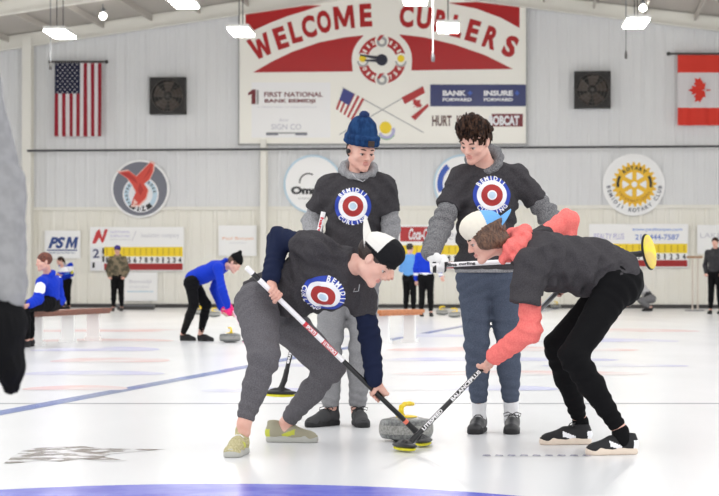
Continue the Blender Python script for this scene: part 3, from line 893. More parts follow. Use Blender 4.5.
# clock-like emblem
p = Art(); cx, cy = 382.4, 60.6
p.disc(cx, cy, 30, .165, .168, 0); p.ring(cx, cy, 14.5, 23.8, .172, 1)
for a in (0, 90, 180, 270): p.disc(cx + 19*math.cos(math.radians(a)), cy - 19*math.sin(math.radians(a)), 7, .172, .176, 0)
for a in (90, 270):
    x, y = cx, cy - 19*math.sin(math.radians(a))
    p.ring(x, y+.8, 2.6, 5.2, .180, 3); p.poly([(x-5, y-1), (x-2, y-5.6), (x+3, y-6), (x, y-3.6), (x-2.4, y)], .181, 1)
for a in (0, 180):
    x, y = cx + 19*math.cos(math.radians(a)), cy
    p.ring(x, y+1.2, 4, 5.6, .180, 3, 180, 360); p.disc(x, y-1.4, 3.6, .178, .181, 2)
for i, ch in enumerate('121457810112'):
    a = (62, 45, 28, -28, -45, -62, -118, -135, -152, 152, 135, 118)[i]
    r = math.radians(a); p.letter(ch, cx + 19.2*math.cos(r), cy - 19.2*math.sin(r), 2 if ch == '1' else 3, 4.4, a-90 if a > 0 else a+90, .180, 0, .04)
p.disc(cx, cy, 5.7, .183, .187, 4)
p.poly([(cx-3, cy-3.4), (cx-22, cy-5.6), (cx-22, cy-4.2), (cx-6, cy-.6)], .190, 4); p.poly([(cx-3, cy+2.4), (cx-17, cy+1.2), (cx-17, cy-.2), (cx-4, cy-.6)], .190, 4)
p.done('clock_emblem', [M_SIGN, M_SRED, M_SYEL, M_SGREY, mat('emblem_navy', (26, 28, 52), .4)], sign)
# crossed flags
p = Art()
def pbar(A, x0, y0, x1, y1, wd, off, mi):
    d = np.array([x1-x0, y1-y0], float); d /= np.linalg.norm(d); n = np.array([-d[1], d[0]])*wd/2
    A.poly([(x0-n[0], y0-n[1]), (x1-n[0], y1-n[1]), (x1+n[0], y1+n[1]), (x0+n[0], y0+n[1])], off, mi)
pbar(p, 343, 88, 424, 133, .9, .172, 0); pbar(p, 423, 87, 340, 135, .9, .174, 0)
A0, A1, B1, B0 = [np.array(q) for q in ((344, 89), (365, 99.5), (353, 121), (336.5, 109.5))]
def quad(u, v): return tuple((A0*(1-u)+A1*u)*(1-v) + (B0*(1-u)+B1*u)*v)
for k in range(9):
    p.poly([quad(k/9, 0), quad((k+1)/9, 0), quad((k+1)/9, 1), quad(k/9, 1)], .180, 1 if k % 2 == 0 else 2)
p.poly([quad(0, 0), quad(.52, 0), quad(.52, .55), quad(0, .55)], .184, 3)
A0, A1, B1, B0 = [np.array(q) for q in ((402, 98), (423.5, 87), (430, 110), (414, 122))]
p.poly([quad(0, 0), quad(1, 0), quad(1, .28), quad(0, .28)], .180, 1); p.poly([quad(0, .28), quad(1, .28), quad(1, .72), quad(0, .72)], .180, 2)
p.poly([quad(.0, .80), quad(1, .74), quad(1, .86), quad(.1, 1)], .182, 1)
leaf = [(0, 1), (.16, .62), (.36, .72), (.28, .3), (.52, .52), (.62, .36), (.95, .44), (.84, .12), (1, .0), (.52, -.34), (.58, -.52), (.06, -.42), (.04, -.95)]
leaf = leaf + [(-x, y) for x, y in leaf[::-1] if x > 0]
c_ = np.array(quad(.5, .5)); p.poly([(c_[0] + (x*.75 + y*.66)*5.6, c_[1] - (y*.75 - x*.66)*5.6) for x, y in leaf], .186, 1)
p.done('crossed_flags', [M_SGREY, M_SRED, M_SIGN, mat('flag_blue_ink', (64, 70, 140), .5)], sign)
p = Art(); p.disc(386, 128, 6, .166, .170, 0); p.ring(387, 131, 5.5, 8.5, .173, 1, 200, 380); p.ring(387, 131, 8.5, 9.3, .174, 2, 210, 330)
p.done('swirl_emblem', [M_SYEL, M_SLIL, mat('print_green', (120, 190, 130), .5)], sign)
p = Art(); p.slab(252.5, 83, 331, 138, .160, .168, 0); p.done('bank_panel', [M_PANELW], sign)
p = Art()
p.poly([(249, 93.5), (253.5, 90), (256.6, 90), (256.6, 104.6), (252.4, 104.6), (252.4, 94.6), (249, 96)], .176, 0); p.poly([(257.4, 90), (259.6, 91), (259.6, 104.6), (257.4, 104.6)], .176, 2); p.text('FIRST NATIONAL', 265, 92.5, 323.5, 97.4, .176, 0, .02); p.text('BANK BEMIDJI', 265.5, 99.5, 316, 104.2, .176, 0, .03)
p.text('A TRADITION OF INNOVATION', 258, 106.8, 317, 108.4, .176, 1); p.text('Better', 280, 119, 290, 122, .176, 1, 0, .3); p.text('SIGN CO', 272, 124.5, 302, 130, .176, 1, .01)
p.rect(267, 132.7, 308, 134.2, .176, 2); p.rect(267, 133.5, 279, 135.6, .177, 3); p.rect(296, 133.5, 308, 135.6, .177, 3)
p.done('bank_lettering', [M_SMAR, M_SFAINT, M_SGREY, M_SSLATE], sign)
p = Art(); p.slab(430.6, 85, 526, 106.8, .160, .170, 0); bp_ = p.done('navy_banner', [M_SNAVY], sign)
p = Art(); p.text('BANK', 443, 91, 466.5, 96.4, .176, 0, .05); p.text('+', 468, 91.4, 472.6, 95.8, .176, 1, .05); p.text('FORWARD', 443, 98.4, 472, 101.8, .176, 0, .04)
p.text('INSURE', 484, 91, 513, 96.4, .176, 0, .05); p.text('+', 515, 91.4, 519.5, 95.8, .176, 1, .05); p.text('FORWARD', 484, 98.4, 513, 101.8, .176, 0, .04)
p.done('banner_lettering', [M_PWHITE, M_SBLUE], bp_)
p = Art(); p.rect(492, 114.3, 523, 127, .166, 1); p.text('HURT', 432.5, 116, 452, 126.6, .172, 0, .03); p.text('KUBIK', 457, 116, 478, 126.6, .172, 0, .03)
p.text('BOBCAT', 489, 116, 519.5, 126, .173, 2, .05); p.done('dealer_lettering', [mat('brown_ink', (104, 72, 66), .5), M_SMAR, M_PWHITE], sign)

# --- round signs
def round_sign(label, cx, cy, r, rim, face, art, mats, group=None):
    p = Art(); p.disc(cx, cy, r, .05, .12, 0); o = p.done('round_sign', [rim]); tag(o, label, 'sign')
    p = Art(); p.disc(cx, cy, r*.93, .12, .126, 0); p.done('sign_face', [face], o)
    p = Art(); art(p); p.done('emblem', mats, o); return o
def eagle(p):
    cx, cy = 141.6, 194.5
    p.disc(cx, cy, 18, .128, .131, 0); p.ring(cx, cy, 12, 16.4, .134, 1); p.disc(cx, cy, 12, .131, .135, 0)
    p.arc('FRATERNAL ORDER', cx, cy, 14.2, 2.6, 215, 10, .138, 3, False, .03)
    p.ring(cx, cy, 12, 17, .137, 3, 225, 315, 24); p.arc('304', cx, cy, 14.4, 4.6, 252, 288, .142, 0, True, .05)
    halo = [(119.6, 172.6), (130, 171), (137.5, 176.8), (143, 171), (151, 163), (154.5, 164.6), (154, 172), (150, 180), (145, 184), (149, 190), (147, 198), (140, 205), (132.5, 205), (134, 199), (137, 192), (133.5, 185), (129, 179)]
    c = np.mean(halo, 0); p.poly([tuple(c + (np.array(q)-c)*1.10) for q in halo], .142, 4)
    p.poly(halo, .145, 2)
    p.poly([(141, 183), (144.5, 190), (141.5, 196), (138.5, 190)], .148, 5); p.poly([(135, 199), (139, 203), (134, 205.5)], .148, 4)
    p.poly([(121, 173), (130, 173), (136, 178.5), (139, 184)], .148, 5); p.poly([(152.5, 165.5), (151, 172), (144, 180)], .148, 5)
round_sign('round grey eagle emblem sign with red bird and white rim', 141, 189, 29, M_PANELW, M_SSLATE, eagle,
           [M_PWHITE, M_SPALE, mat('eagle_red', (214, 74, 60), .5), M_SBLK, mat('eagle_pink_halo', (242, 200, 190), .5), mat('eagle_dark_red', (188, 48, 44), .5)])
def rotary(p):
    cx, cy = 634.2, 184.6
    n = 24; pts = []
    for k in range(n*4):
        a = 2*PI*k/(n*4); r = 22.4 if k % 4 in (0, 1) else 19.4; pts.append((cx + r*math.cos(a), cy - r*math.sin(a)))
    p.poly(pts, .130, 0); p.disc(cx, cy, 13.2, .131, .134, 2)
    for k in range(6):
        a = math.radians(30 + 60*k + 60)
        pbar(p, cx, cy, cx + 14*math.cos(a), cy - 14*math.sin(a), 4.4, .138, 0)
    p.ring(cx, cy, 12.2, 15, .139, 0); p.disc(cx, cy, 5.5, .139, .143, 0); p.disc(cx, cy, 2.8, .144, .147, 2)
    p.ring(cx, cy, 15.2, 17.8, .140, 1, 150, 190, 12); p.ring(cx, cy, 15.2, 17.8, .140, 1, -10, 30, 12)
    p.arc('ROTARY', cx, cy, 16.4, 3.2, 128, 52, .142, 1, False, .05); p.arc('INTERNATIONAL', cx, cy, 16.4, 2.4, 208, 332, .142, 4, True, .04)
    p.arc('BEMIDJI ROTARY CLUB', cx, cy, 25.6, 3.6, 186, 354, .142, 3, True, .03)
round_sign('round white sign with a yellow gear wheel and club name', 633.6, 185, 31, M_PANELW, mat('sign_bright_white', (246, 246, 246), .4), rotary,
           [mat('gear_yellow', (244, 194, 44), .45), M_SBLK, mat('sign_bright_white', (246, 246, 246), .4), M_SSLATE, mat('gear_ochre_print', (196, 136, 30), .5)])  # last entry: ochre ink of the small lettering on the gear
def omni(p):
    p.text('Omni', 291.5, 186.5, 322, 194.5, .132, 0, .06); p.ring(309, 182.5, 8, 9.4, .132, 0, 60, 185, 20); p.text('communications', 299, 197, 322, 199.5, .132, 1)
round_sign('round white sign with black script and pale blue rim, left of the beanie', 313.5, 184.5, 29.5, M_SPALE, M_PANELW, omni, [M_SBLK, M_SGREY])
def rsign(p):
    p.ring(463, 184, 20, 25.5, .132, 0, 130, 200, 20); p.ring(463, 184, 20, 25.5, .132, 0, -40, 30, 20); p.text('O', 452, 174, 474, 196, .133, 1, .02)
round_sign('round white sign with blue arc, mostly behind the bareheaded standing player', 463, 184, 29.5, M_SPALE, M_PANELW, rsign, [M_SBLUE, M_SPALE])

# --- rectangular sponsor boards
def board(label, x0, y0, x1, y1, art, mats, m=M_PANELW):
    p = Art(); p.slab(x0, y0, x1, y1, .06, .10, 0); o = p.done('sponsor_board', [m]); tag(o, label, 'sign')
    p = Art(); art(p); p.done('lettering', mats, o); return o
board('small white board with slanted blue PSM letters', 45.5, 230.5, 81, 258.5,
      lambda p: (p.text('PS', 49, 237, 66, 248.5, .108, 0, .05, .35), p.poly([(66, 248.5), (69, 237), (72, 237), (73, 243.5), (76, 237), (79, 237), (77.2, 248.5), (74.6, 248.5), (75.4, 242), (73, 247.5), (71.6, 247.5), (70.6, 242), (68.6, 248.5)], .108, 0), p.rect(48, 249.6, 78, 250.8, .108, 0), p.text('PRECISION METAL', 50, 252, 76, 253.6, .108, 0)), [mat('psm_blue', (44, 72, 140), .5)])
board('white board with faint grey writing under the left scoreboard', 125, 272, 158, 301,
      lambda p: (p.text('Bemidji', 130, 280, 152, 284, .108, 0), p.rect(128, 291, 154, 292, .108, 1), p.text('CURLING', 130, 286, 150, 288, .108, 0)), [M_SFAINT, M_SPALE])
board('blank-looking white board with faint orange script above the bending player', 219, 225.5, 257, 256,
      lambda p: (p.text('Paul Bunyan', 223, 237, 254, 240.6, .108, 0, .01), p.text('communications', 230, 242, 247, 243.6, .108, 1)), [M_SORNG, M_SFAINT])
board('white board with faint print at the right edge of the wall', 697, 225, 735, 254,
      lambda p: p.text('LAKES', 700, 233, 725, 238, .108, 0), [M_SFAINT])

def scoreboard(label, x0, x1, y0, y1, head, hm, first=1, n=14, marks=False, split=.46):
    p = Art(); p.slab(x0, y0, x1, y1, .06, .12, 0); o = p.done('scoreboard', [M_PANELW]); tag(o, label, 'scoreboard')
    H = y1 - y0; ya = y0 + H*.455; yb = y0 + H*.67; yc = y0 + H*.83
    bx = x0 + 14 if marks else x0 + 2
    p = Art(); p.rect(bx, ya, x1-1, yb, .126, 0); cw = (x1-1-bx)/n
    for i in range(n): p.rect(bx + i*cw + cw*.42, yb-1.2, bx + i*cw + cw*.60, ya+1, .129, 1)
    p.done('yellow_row', [M_SYEL, mat('hook_ochre', (214, 176, 30), .6)], o)
    p = Art(); p.rect(bx, yc, x1-1, y1-1, .126, 0)
    p.done('red_row', [M_MAROON], o)
    p = Art()
    for i in range(n):
        ch = str((i+first) % 10); p.letter(ch, bx + (i+.5)*cw, (yb+yc)/2, 1.6 if ch == '1' else 3.0, 5.6, 0, .128, 0, .04)
    p.done('score_numbers', [M_SBLK], o)
    if marks:
        p = Art(); p.slab(x0+.5, ya+.5, x0+12, ya+12.5, .12, .15, 0); p.text('2', x0+3, ya+2, x0+9.5, ya+11, .155, 1, .02); c = p.done('end_card', [M_PWHITE, M_SNAVY], o)
        p = Art(); p.slab(x0+.5, ya+14, x0+12, y1-.5, .12, .15, 0); p.text('1', x0+2.5, ya+15.5, x0+5, y1-3, .155, 1, .05); p.done('end_card', [M_PWHITE, M_SBLK], o)
        p = Art(); p.text('1', x0+12.6, ya+1, x0+14.4, ya+7, .155, 0, .05); p.text('1', x0+12.6, ya+9, x0+14.4, ya+15, .155, 0, .05); p.done('team_marker', [M_SBLK], o)
    p = Art(); head(p); p.done('header_lettering', hm, o)
    return o
def h1(p):
    p.poly([(93, 243.5), (97.5, 231.5), (100.5, 229), (101.8, 233), (103.2, 238), (105.6, 229.4), (109, 229.4), (105, 241), (103, 243.5), (100.4, 237.5), (97.8, 241.5), (96.6, 243.8)], .126, 0)
    p.text('NORTHERN', 111, 231, 130, 233.2, .126, 1); p.text('SURPLUS INC', 111, 235, 131, 237.2, .126, 1); p.text('BEMIDJI MINNESOTA', 111, 239, 132, 240.6, .126, 2)
    pbar(p, 133, 241, 137, 231, .6, .126, 2); p.text('insulation company', 142, 233, 180, 239, .126, 2)
scoreboard('left scoreboard with yellow and red number rows behind the camouflage jacket', 91, 184.5, 227, 271, h1, [mat('logo_red', (206, 56, 60), .5), M_SLIL, M_SFAINT], marks=True)
def h2(p): 
    p.rect(400.5, 227, 437, 241.5, .126, 0); p.text('Coca-Cola', 409, 228.5, 434.5, 240, .130, 1, .03, .3); p.text('Bernick\'s', 441, 229, 488, 240, .126, 2, 0, .2)
scoreboard('middle scoreboard with a red soft-drink panel behind the standing players', 399, 492, 225, 269.5, h2, [M_SRED, M_PWHITE, M_SFAINT], n=14)
def h3(p):
    p.text('www.paulbunyan.com', 632, 228, 682, 231.6, .126, 0, .01); p.text('218-444-7587', 635, 234.4, 679, 240, .126, 1, .02); p.text('REALTY PLUS', 594, 233.5, 624, 239.5, .126, 2, .01)
scoreboard('right scoreboard with blue phone number header', 589, 688, 224, 267.5, h3, [mat('web_blue', (110, 150, 226), .5), mat('phone_blue', (130, 150, 214), .5), M_SLIL], n=15, first=0)

# --- flags on poles
def cloth_flag(cx0, y0, cx1, y1, paintfn, mats, label, pole):
    nx, ny = 78, 60
    def pt(u, v):
        x, z = Wp(cx0 + (cx1-cx0)*u, y0 + (y1-y0)*v)
        return (x, -.26 - .035*v*math.sin(u*13 + 1.2*v) - .02*math.sin(u*31+2*v)*v, z)
    m = MB(); V = [pt(i/nx, j/ny) for j in range(ny+1) for i in range(nx+1)]
    e = empty('wall_flag', (0, 0, 0)); e.matrix_world = WM; tag(e, label, 'flag')
    m.add(V, [(j*(nx+1)+i, (j+1)*(nx+1)+i, (j+1)*(nx+1)+i+1, j*(nx+1)+i+1) for j in range(ny) for i in range(nx)], 0, True)
    N = len(V); m.m = [paintfn((i+.5)/nx, (j+.5)/ny) for j in range(ny) for i in range(nx)]
    m.build('flag_cloth', mats, e)
    if pole:
        a = Wp(pole[0], y0-1.2); b = Wp(pole[1], y0-1.2); q = MB(); q.tube([(a[0], -.26, a[1]), (b[0], -.26, b[1])], .03, 10, 0)
        for x in (a, b): q.ball((x[0], -.26, x[1]), .06, 0)
        for x in (a[0]*.85+b[0]*.15, a[0]*.2+b[0]*.8): q.tube([(x, -.26, a[1]), (x, -.05, a[1]+.02)], .02, 6)
        q.build('flag_pole', [M_DARKM], e)
    return pt, e
def us(u, v):
    if u < 25/46 and v < .425: return 2
    return 0 if int(u*13) % 2 == 0 else 1
M_FRED = mat('flag_red_cloth', (150, 22, 42), .85); M_FWHT = mat('flag_white_cloth', (222, 218, 220), .85); M_FNAV = mat('flag_navy_cloth', (26, 30, 58), .85)
pt_, e_ = cloth_flag(57, 64, 103.5, 137, us, [M_FRED, M_FWHT, M_FNAV], 'United States flag hung vertically from a pole on the far wall', (52.5, 108.5))
st = MB()
for r in range(11):
    for c in range(5 if r % 2 == 0 else 4):
        u = (3 + c*4.75 + (0 if r % 2 == 0 else 2.4))/46; v = (1.6 + r*2.75)/73
        q = pt_(u, v); ps = []
        for k in range(10):
            a = PI/2 + k*PI/5; rr = .030 if k % 2 == 0 else .013; ps.append((q[0]+rr*math.cos(a), q[1]-.012, q[2]+rr*math.sin(a)))
        st.add(ps + [(q[0], q[1]-.012, q[2])], [(k, (k+1) % 10, 10) for k in range(10)])
st.build('flag_star', [M_FWHT], e_)
M_FRC = mat('flag_bright_red_cloth', (222, 62, 48), .85)
pt_, e_ = cloth_flag(677, 56, 721, 126, lambda u, v: 0 if (v < .25 or v > .75) else 1, [M_FRC, M_FWHT], 'Canadian flag hung sideways on the far wall at right', (668, 726))
q = MB(); lf = []
for x, y in leaf:
    u = .5 - y*.26 + .0; v = .5 + x*.18*1.0; lf.append(pt_(u, v))
tri = tessellate_polygon([[Vector((a[0], a[2], 0)) for a in lf]])
q.add([(a[0], a[1]-.03, a[2]) for a in lf], [t for t in tri]); q.build('maple_leaf', [M_FRC], e_)
e_['label'] = 'Canadian flag with red maple leaf hung sideways on the far wall at right'

# --- wall fans
def fan(px0, py0, px1, py1, label):
    e = empty('exhaust_fan', (0, 0, 0)); e.matrix_world = WM; tag(e, label, 'fan', 'exhaust fans on the far wall')
    a = Wp(px0, py1); b = Wp(px1, py0); cx = (a[0]+b[0])/2; cz = (a[1]+b[1])/2; R = (b[0]-a[0])/2; q = MB()
    for bx in ((a[0], a[1], b[0], a[1]+.07), (a[0], b[1]-.07, b[0], b[1]), (a[0], a[1], a[0]+.07, b[1]), (b[0]-.07, a[1], b[0], b[1])): q.box((bx[0], -.30, bx[1]), (bx[2], -.04, bx[3]))
    n = 40
    for k in range(n):      # panel with a round opening
        t0, t1 = 2*PI*k/n, 2*PI*(k+1)/n
        def sq(t): 
            m_ = max(abs(math.cos(t)), abs(math.sin(t))); return (cx + R*math.cos(t)/m_, -.27, cz + R*math.sin(t)/m_)
        def ci(t, y=-.27): return (cx + R*.86*math.cos(t), y, cz + R*.86*math.sin(t))
        q.add([ci(t0), ci(t1), sq(t1), sq(t0)], [(0, 1, 2, 3)]); q.add([ci(t0), ci(t1), ci(t1, -.08), ci(t0, -.08)], [(0, 1, 2, 3)])
    q.build('housing', [mat('fan_housing_grey', (52, 49, 48), .6, mix=(40, 38, 38), nscale=6)], e)
    q = MB(); q.add([(a[0]+.05, -.09, a[1]+.05), (b[0]-.05, -.09, a[1]+.05), (b[0]-.05, -.09, b[1]-.05), (a[0]+.05, -.09, b[1]-.05)], [(0, 1, 2, 3)])
    for k in range(9):
        z = a[1] + .12 + k*(b[1]-a[1]-.2)/9; q.box((a[0]+.08, -.14, z), (b[0]-.08, -.10, z+.035))
    q.build('shutter', [mat('fan_shutter', (44, 42, 42), .6)], e)
    for k in range(5):
        t = 2*PI*k/5 + .3; q = MB(); pts = []
        for (r, w0) in ((.10, -.06), (R*.78, -.20), (R*.80, .16), (.12, .08)):
            pts.append((cx + r*math.cos(t) - w0*math.sin(t), -.19 + w0*.25, cz + r*math.sin(t) + w0*math.cos(t)))
        q.add(pts + [(x, y+.012, z) for x, y, z in pts], [(0, 1, 2, 3), (7, 6, 5, 4), (0, 4, 5, 1), (1, 5, 6, 2), (2, 6, 7, 3), (3, 7, 4, 0)]); q.build('fan_blade', [mat('fan_blade_metal', (84, 74, 68), .5)], e)
    q = MB(); q.ball((cx, -.22, cz), (.13, .1, .13), 0); q.build('motor', [M_DARKM], e)
    q = MB()
    for r in (.3, .5, .7, .88):
        q.tube([(cx + R*r*math.cos(2*PI*k/32), -.315, cz + R*r*math.sin(2*PI*k/32)) for k in range(33)], .008, 5)
    for k in range(4): q.tube([(cx + R*.88*math.cos(PI*k/4), -.315, cz + R*.88*math.sin(PI*k/4)), (cx - R*.88*math.cos(PI*k/4), -.315, cz - R*.88*math.sin(PI*k/4))], .008, 5)
    q.build('wire_guard', [mat('guard_wire', (96, 92, 88), .5)], e)
fan(151.5, 78, 187, 115, 'square dark exhaust fan on the wall between the flag and the sign')
fan(574, 72, 610.5, 109, 'square dark exhaust fan on the wall right of the welcome sign')

# --- hanging light fixtures
M_LAMP = mat('lamp_diffuser', (255, 252, 246), .5, emit=30.0)
M_LHOUS = mat('lamp_housing', (226, 226, 224), .5)
def lamp(x, y, z, label, group, first=[None]):
    if first[0] is None:
        e = empty('hanging_lamp', (0, 0, 0))
        q = MB(); q.box((-.27, -.80, .02), (.27, .80, .10)); q.box((-.10, -.30, .10), (.10, .30, .16)); q.build('housing', [M_LHOUS], e)
        q = MB(); q.box((-.25, -.78, -.03), (.25, .78, .02)); q.build('diffuser', [M_LAMP], e)
        q = MB()
        for yy in (-.4, .4): q.tube([(0, yy, .15), (0, yy, 1.2)], .012, 6)
        q.build('hanging_rod', [M_DARKM], e)
        first[0] = e
    else: e = copy_tree(first[0])
    e.location = (x, y, z); e.rotation_euler = (0, 0, TH*.5); tag(e, label, 'lamp', group)
    e.scale = (1, 1, 1)
    return e
LZ = 7.0
def lp(px, py): 
    Y = (LZ - CAMH)*F_PX/(HY - py); return ((px-CX)*Y/F_PX, Y, LZ)
for px, py, lb in ((60, 34, 'hanging white lamp above the United States flag'), (241, 32, 'hanging white lamp at the left edge of the welcome sign'),
                   (448, 28, 'hanging white lamp in front of the word curlers'), (636, 23, 'hanging white lamp at right above the exhaust fan'),
                   (183, 2.5, 'hanging white lamp cut by the top edge, left'), (415, -1, 'hanging white lamp cut by the top edge, over the sign')):
    lamp(*lp(px, py), lb, 'hanging lamps in view')
for c in range(4):  # unseen row of lamps overhead, added for the light it gives
    lamp(-7.6 + 4.9*c, 39.4, LZ, 'unseen hanging lamp overhead, added to light the hall', 'unseen lamps added overhead')
for px, py, lb in ((103, 16, 'small bare bulb under the roof, left'), (643, 8, 'small bare bulb under the roof, right')):
    Y = 55.5; c = P(px, py, Y); e = empty('ceiling_bulb', c); tag(e, lb, 'lamp')
    q = MB(); q.ball((0, 0, 0), .10, 0); q.build('bulb', [mat('bulb_glow', (255, 250, 240), .5, emit=14)], e)
    q = MB(); q.lathe([(.04, .08), (.07, .12), (.07, .20), (.02, .22), (.02, max(.3, roof((px-CX)*Y/F_PX) - c[2] - .1))], n=14); q.build('bulb_socket', [M_GREYPL], e)
for px, py0, py1, Y, lb, w_ in ((433, -30, 62, 44., 'thin white rod hanging in front of the welcome sign', .015), (50.5, 34, 70, 51.2, 'thin pull cord with dark end beside the United States flag', .012), (626, 22, 59, 50.0, 'thin pull cord with dark end under the right hanging lamp', .012)):
    a = P(px, py0, Y); b = P(px, py1, Y); e = empty('pull_cord' if w_ < .014 else 'hanging_rod', b); tag(e, lb, 'cord' if w_ < .014 else 'rod')
    if w_ < .014: a[2] = roof(a[0]) - .2
    q = MB(); q.tube([(0, 0, a[2]-b[2]), (0, 0, .1)], w_, 8); q.build('cord' if w_ < .014 else 'rod', [M_WHITE if w_ > .014 else M_GREYPL], e)
    q = MB(); q.lathe([(.0, 0), (w_*2.6, .01), (w_*2.6, .12), (w_*1.2, .22), (0, .22)], n=14); q.build('end_weight', [M_DARKM if w_ < .014 else M_GREYPL], e)

# ================================================================== BROOMS, STONES, BENCHES
def on_seg(a, b, px):
    """point of the segment a-b seen in pixel column px"""
    lo, hi = 0.0, 1.0
    f = lambda t: CX + F_PX*(a + (b-a)*t)[0]/(a + (b-a)*t)[1]
    s = 1 if f(1) > f(0) else -1
    for _ in range(40):
        m_ = (lo+hi)/2
        if (f(m_) - px)*s < 0: lo = m_
        else: hi = m_
    return a + (b-a)*(lo+hi)/2
def broom(label, top, joint, head_c, up, lng, segs, mats, text=None, hh=.004, r=.0135, pad=None, hs=1.0):
    """segs: (t0, t1, material) along the handle from the top"""
    base = np.array(head_c, float) - nrm(up)*.03
    e = empty('curling_broom', base); tag(e, label, 'broom')
    q = MB()
    for t0, t1, mi in segs:
        q.tube([top + (joint-top)*t0 - base, top + (joint-top)*t1 - base], r, 16, mi)
    hd = q.build('handle', mats, e)
    if text:
        ax = nrm(joint - top); cam_d = nrm(V3(0, 0, CAMH) - top); vv = nrm(cam_d - ax*cam_d.dot(ax)); ww = np.cross(vv, ax)
        Lh = np.linalg.norm(joint-top)
        for tx, t0, t1, mi, flip in text:
            q = MB()
            v, f = fit_text(tx, 0, -.010, (t1-t0)*Lh, .010, .04); v, f = subdivide(v, f, .012); vs = []
            for x, y in v:
                if flip: x = (t1-t0)*Lh - x; y = -y
                a = y/r; vs.append(top + ax*(t0*Lh + x) + (vv*math.cos(a) + ww*math.sin(a))*(r+.0012) - base)
            q.add(vs, f, mi); q.build('handle_lettering', mats, hd)
    u = nrm(up); l = nrm(np.array(lng) - u*np.dot(lng, u)); w = np.cross(u, l); R = np.stack([l, w, u], 1)
    S = SDF(); S.frame(head_c, R)
    S.ell((0, 0, .002), (.104*hs, .043, .015), .006); S.cone((-.05*hs, 0, .010), (.05*hs, 0, .010), .012, .012, .01)
    S.cone((.03, 0, .012), (-.03, 0, .012), .016, .016, .01)
    S.world(); S.cone(np.array(head_c) + u*.012, joint, .017, .0165, .01); S.cone(joint, joint + nrm(top-joint)*.06, .0165, .0155, .006)
    S.build('brush_head', [M_BLACK], e, hh, base)
    S = SDF(); S.frame(head_c, R); S.ell((0, 0, -.014), (.098*hs, .038, .013), .006); S.clip((0, 0, -.030), (0, 0, -1), .003); S.clip((0, 0, -.008), (0, 0, 1), .002)
    S.build('brush_pad', [pad or M_YPAD], e, hh, base)
    return e
M_CARB = mat('black_carbon_handle', (24, 24, 27), .3); M_HWHT = mat('white_handle', (238, 236, 238), .3); M_HRED = mat('red_handle_band', (206, 44, 60), .35)
M_ORNG = mat('orange_band', (236, 120, 96), .4)

# left sweeper's broom
A_b = P(415.5, 431, 10.42); A_t = P(246.5, 267.5, 10.02)
A_h = P(423.5, 443.5, 10.44); A_h[2] = .031
broom('curling broom with white and red upper handle, held by the crouching sweeper at left', A_t, A_b, A_h, (0, 0, 1), (.25, 1, 0),
      [(0, .035, 1), (.035, .07, 0), (.07, .10, 1), (.10, .33, 1), (.33, .40, 2), (.40, .44, 1), (.44, .52, 2), (.52, .56, 1), (.56, .93, 0), (.93, .965, 3), (.965, 1.0, 0)],
      [M_CARB, M_HWHT, M_HRED, M_ORNG], [('SPORTS', .345, .395, 1, False), ('ULTRAFORCE', .445, .515, 1, False)])
# right sweeper's broom
D_b = P(409.5, 443, 10.2); D_t = P(566, 283, 10.50)
D_h = P(404.5, 451.5, 10.13); D_h[2] = .031
broom('black curling broom with white lettering, held by the sweeper in coral sleeves', D_t, D_b, D_h, (0, 0, 1), (-.55, 1, 0),
      [(0, .50, 4), (.50, .53, 1), (.53, 1, 0)], [M_CARB, M_HWHT, M_HRED, M_ORNG, M_STEEL], [('BALANCEPLUS', .56, .74, 1, True), ('LITESPEED', .80, .92, 1, True)])
# standing player C: broom held level, its pad turned to the camera
C_t = P(432, 265.8, 11.06); C_b = P(640, 254, 10.98); C_h = P(648.5, 252, 10.95)
broom('white curling broom held level by the bareheaded player, yellow pad facing out', C_t, C_b, C_h, (-.5, 1, -.05), (.22, 0, -1),
      [(0, .45, 1), (.45, .80, 0), (.80, .86, 1), (.86, 1, 2)], [M_CARB, M_HWHT, M_HRED], [('hardline', .035, .12, 0, False), ('curling', .13, .21, 0, False)], pad=mat('worn_yellow_pad', (236, 226, 80), .8, mix=(226, 198, 120), nscale=14), hs=.98)
# standing player B: broom hanging from the hand
B_t = P(323.5, 212, 11.62); B_b = P(284.5, 380, 11.75); B_h = P(280, 392.5, 11.75)
broom('black curling broom dangling from the hand of the player in the blue beanie', B_t, B_b, B_h, (.05, -.05, 1), (1, .25, 0),
      [(0, .28, 1), (.28, .46, 2), (.46, 1, 0)], [M_CARB, M_HWHT, M_HRED], [('hardline', .03, .20, 2, False), ('ICEPAD', .52, .66, 1, False), ('hardline', .72, .90, 1, False)])

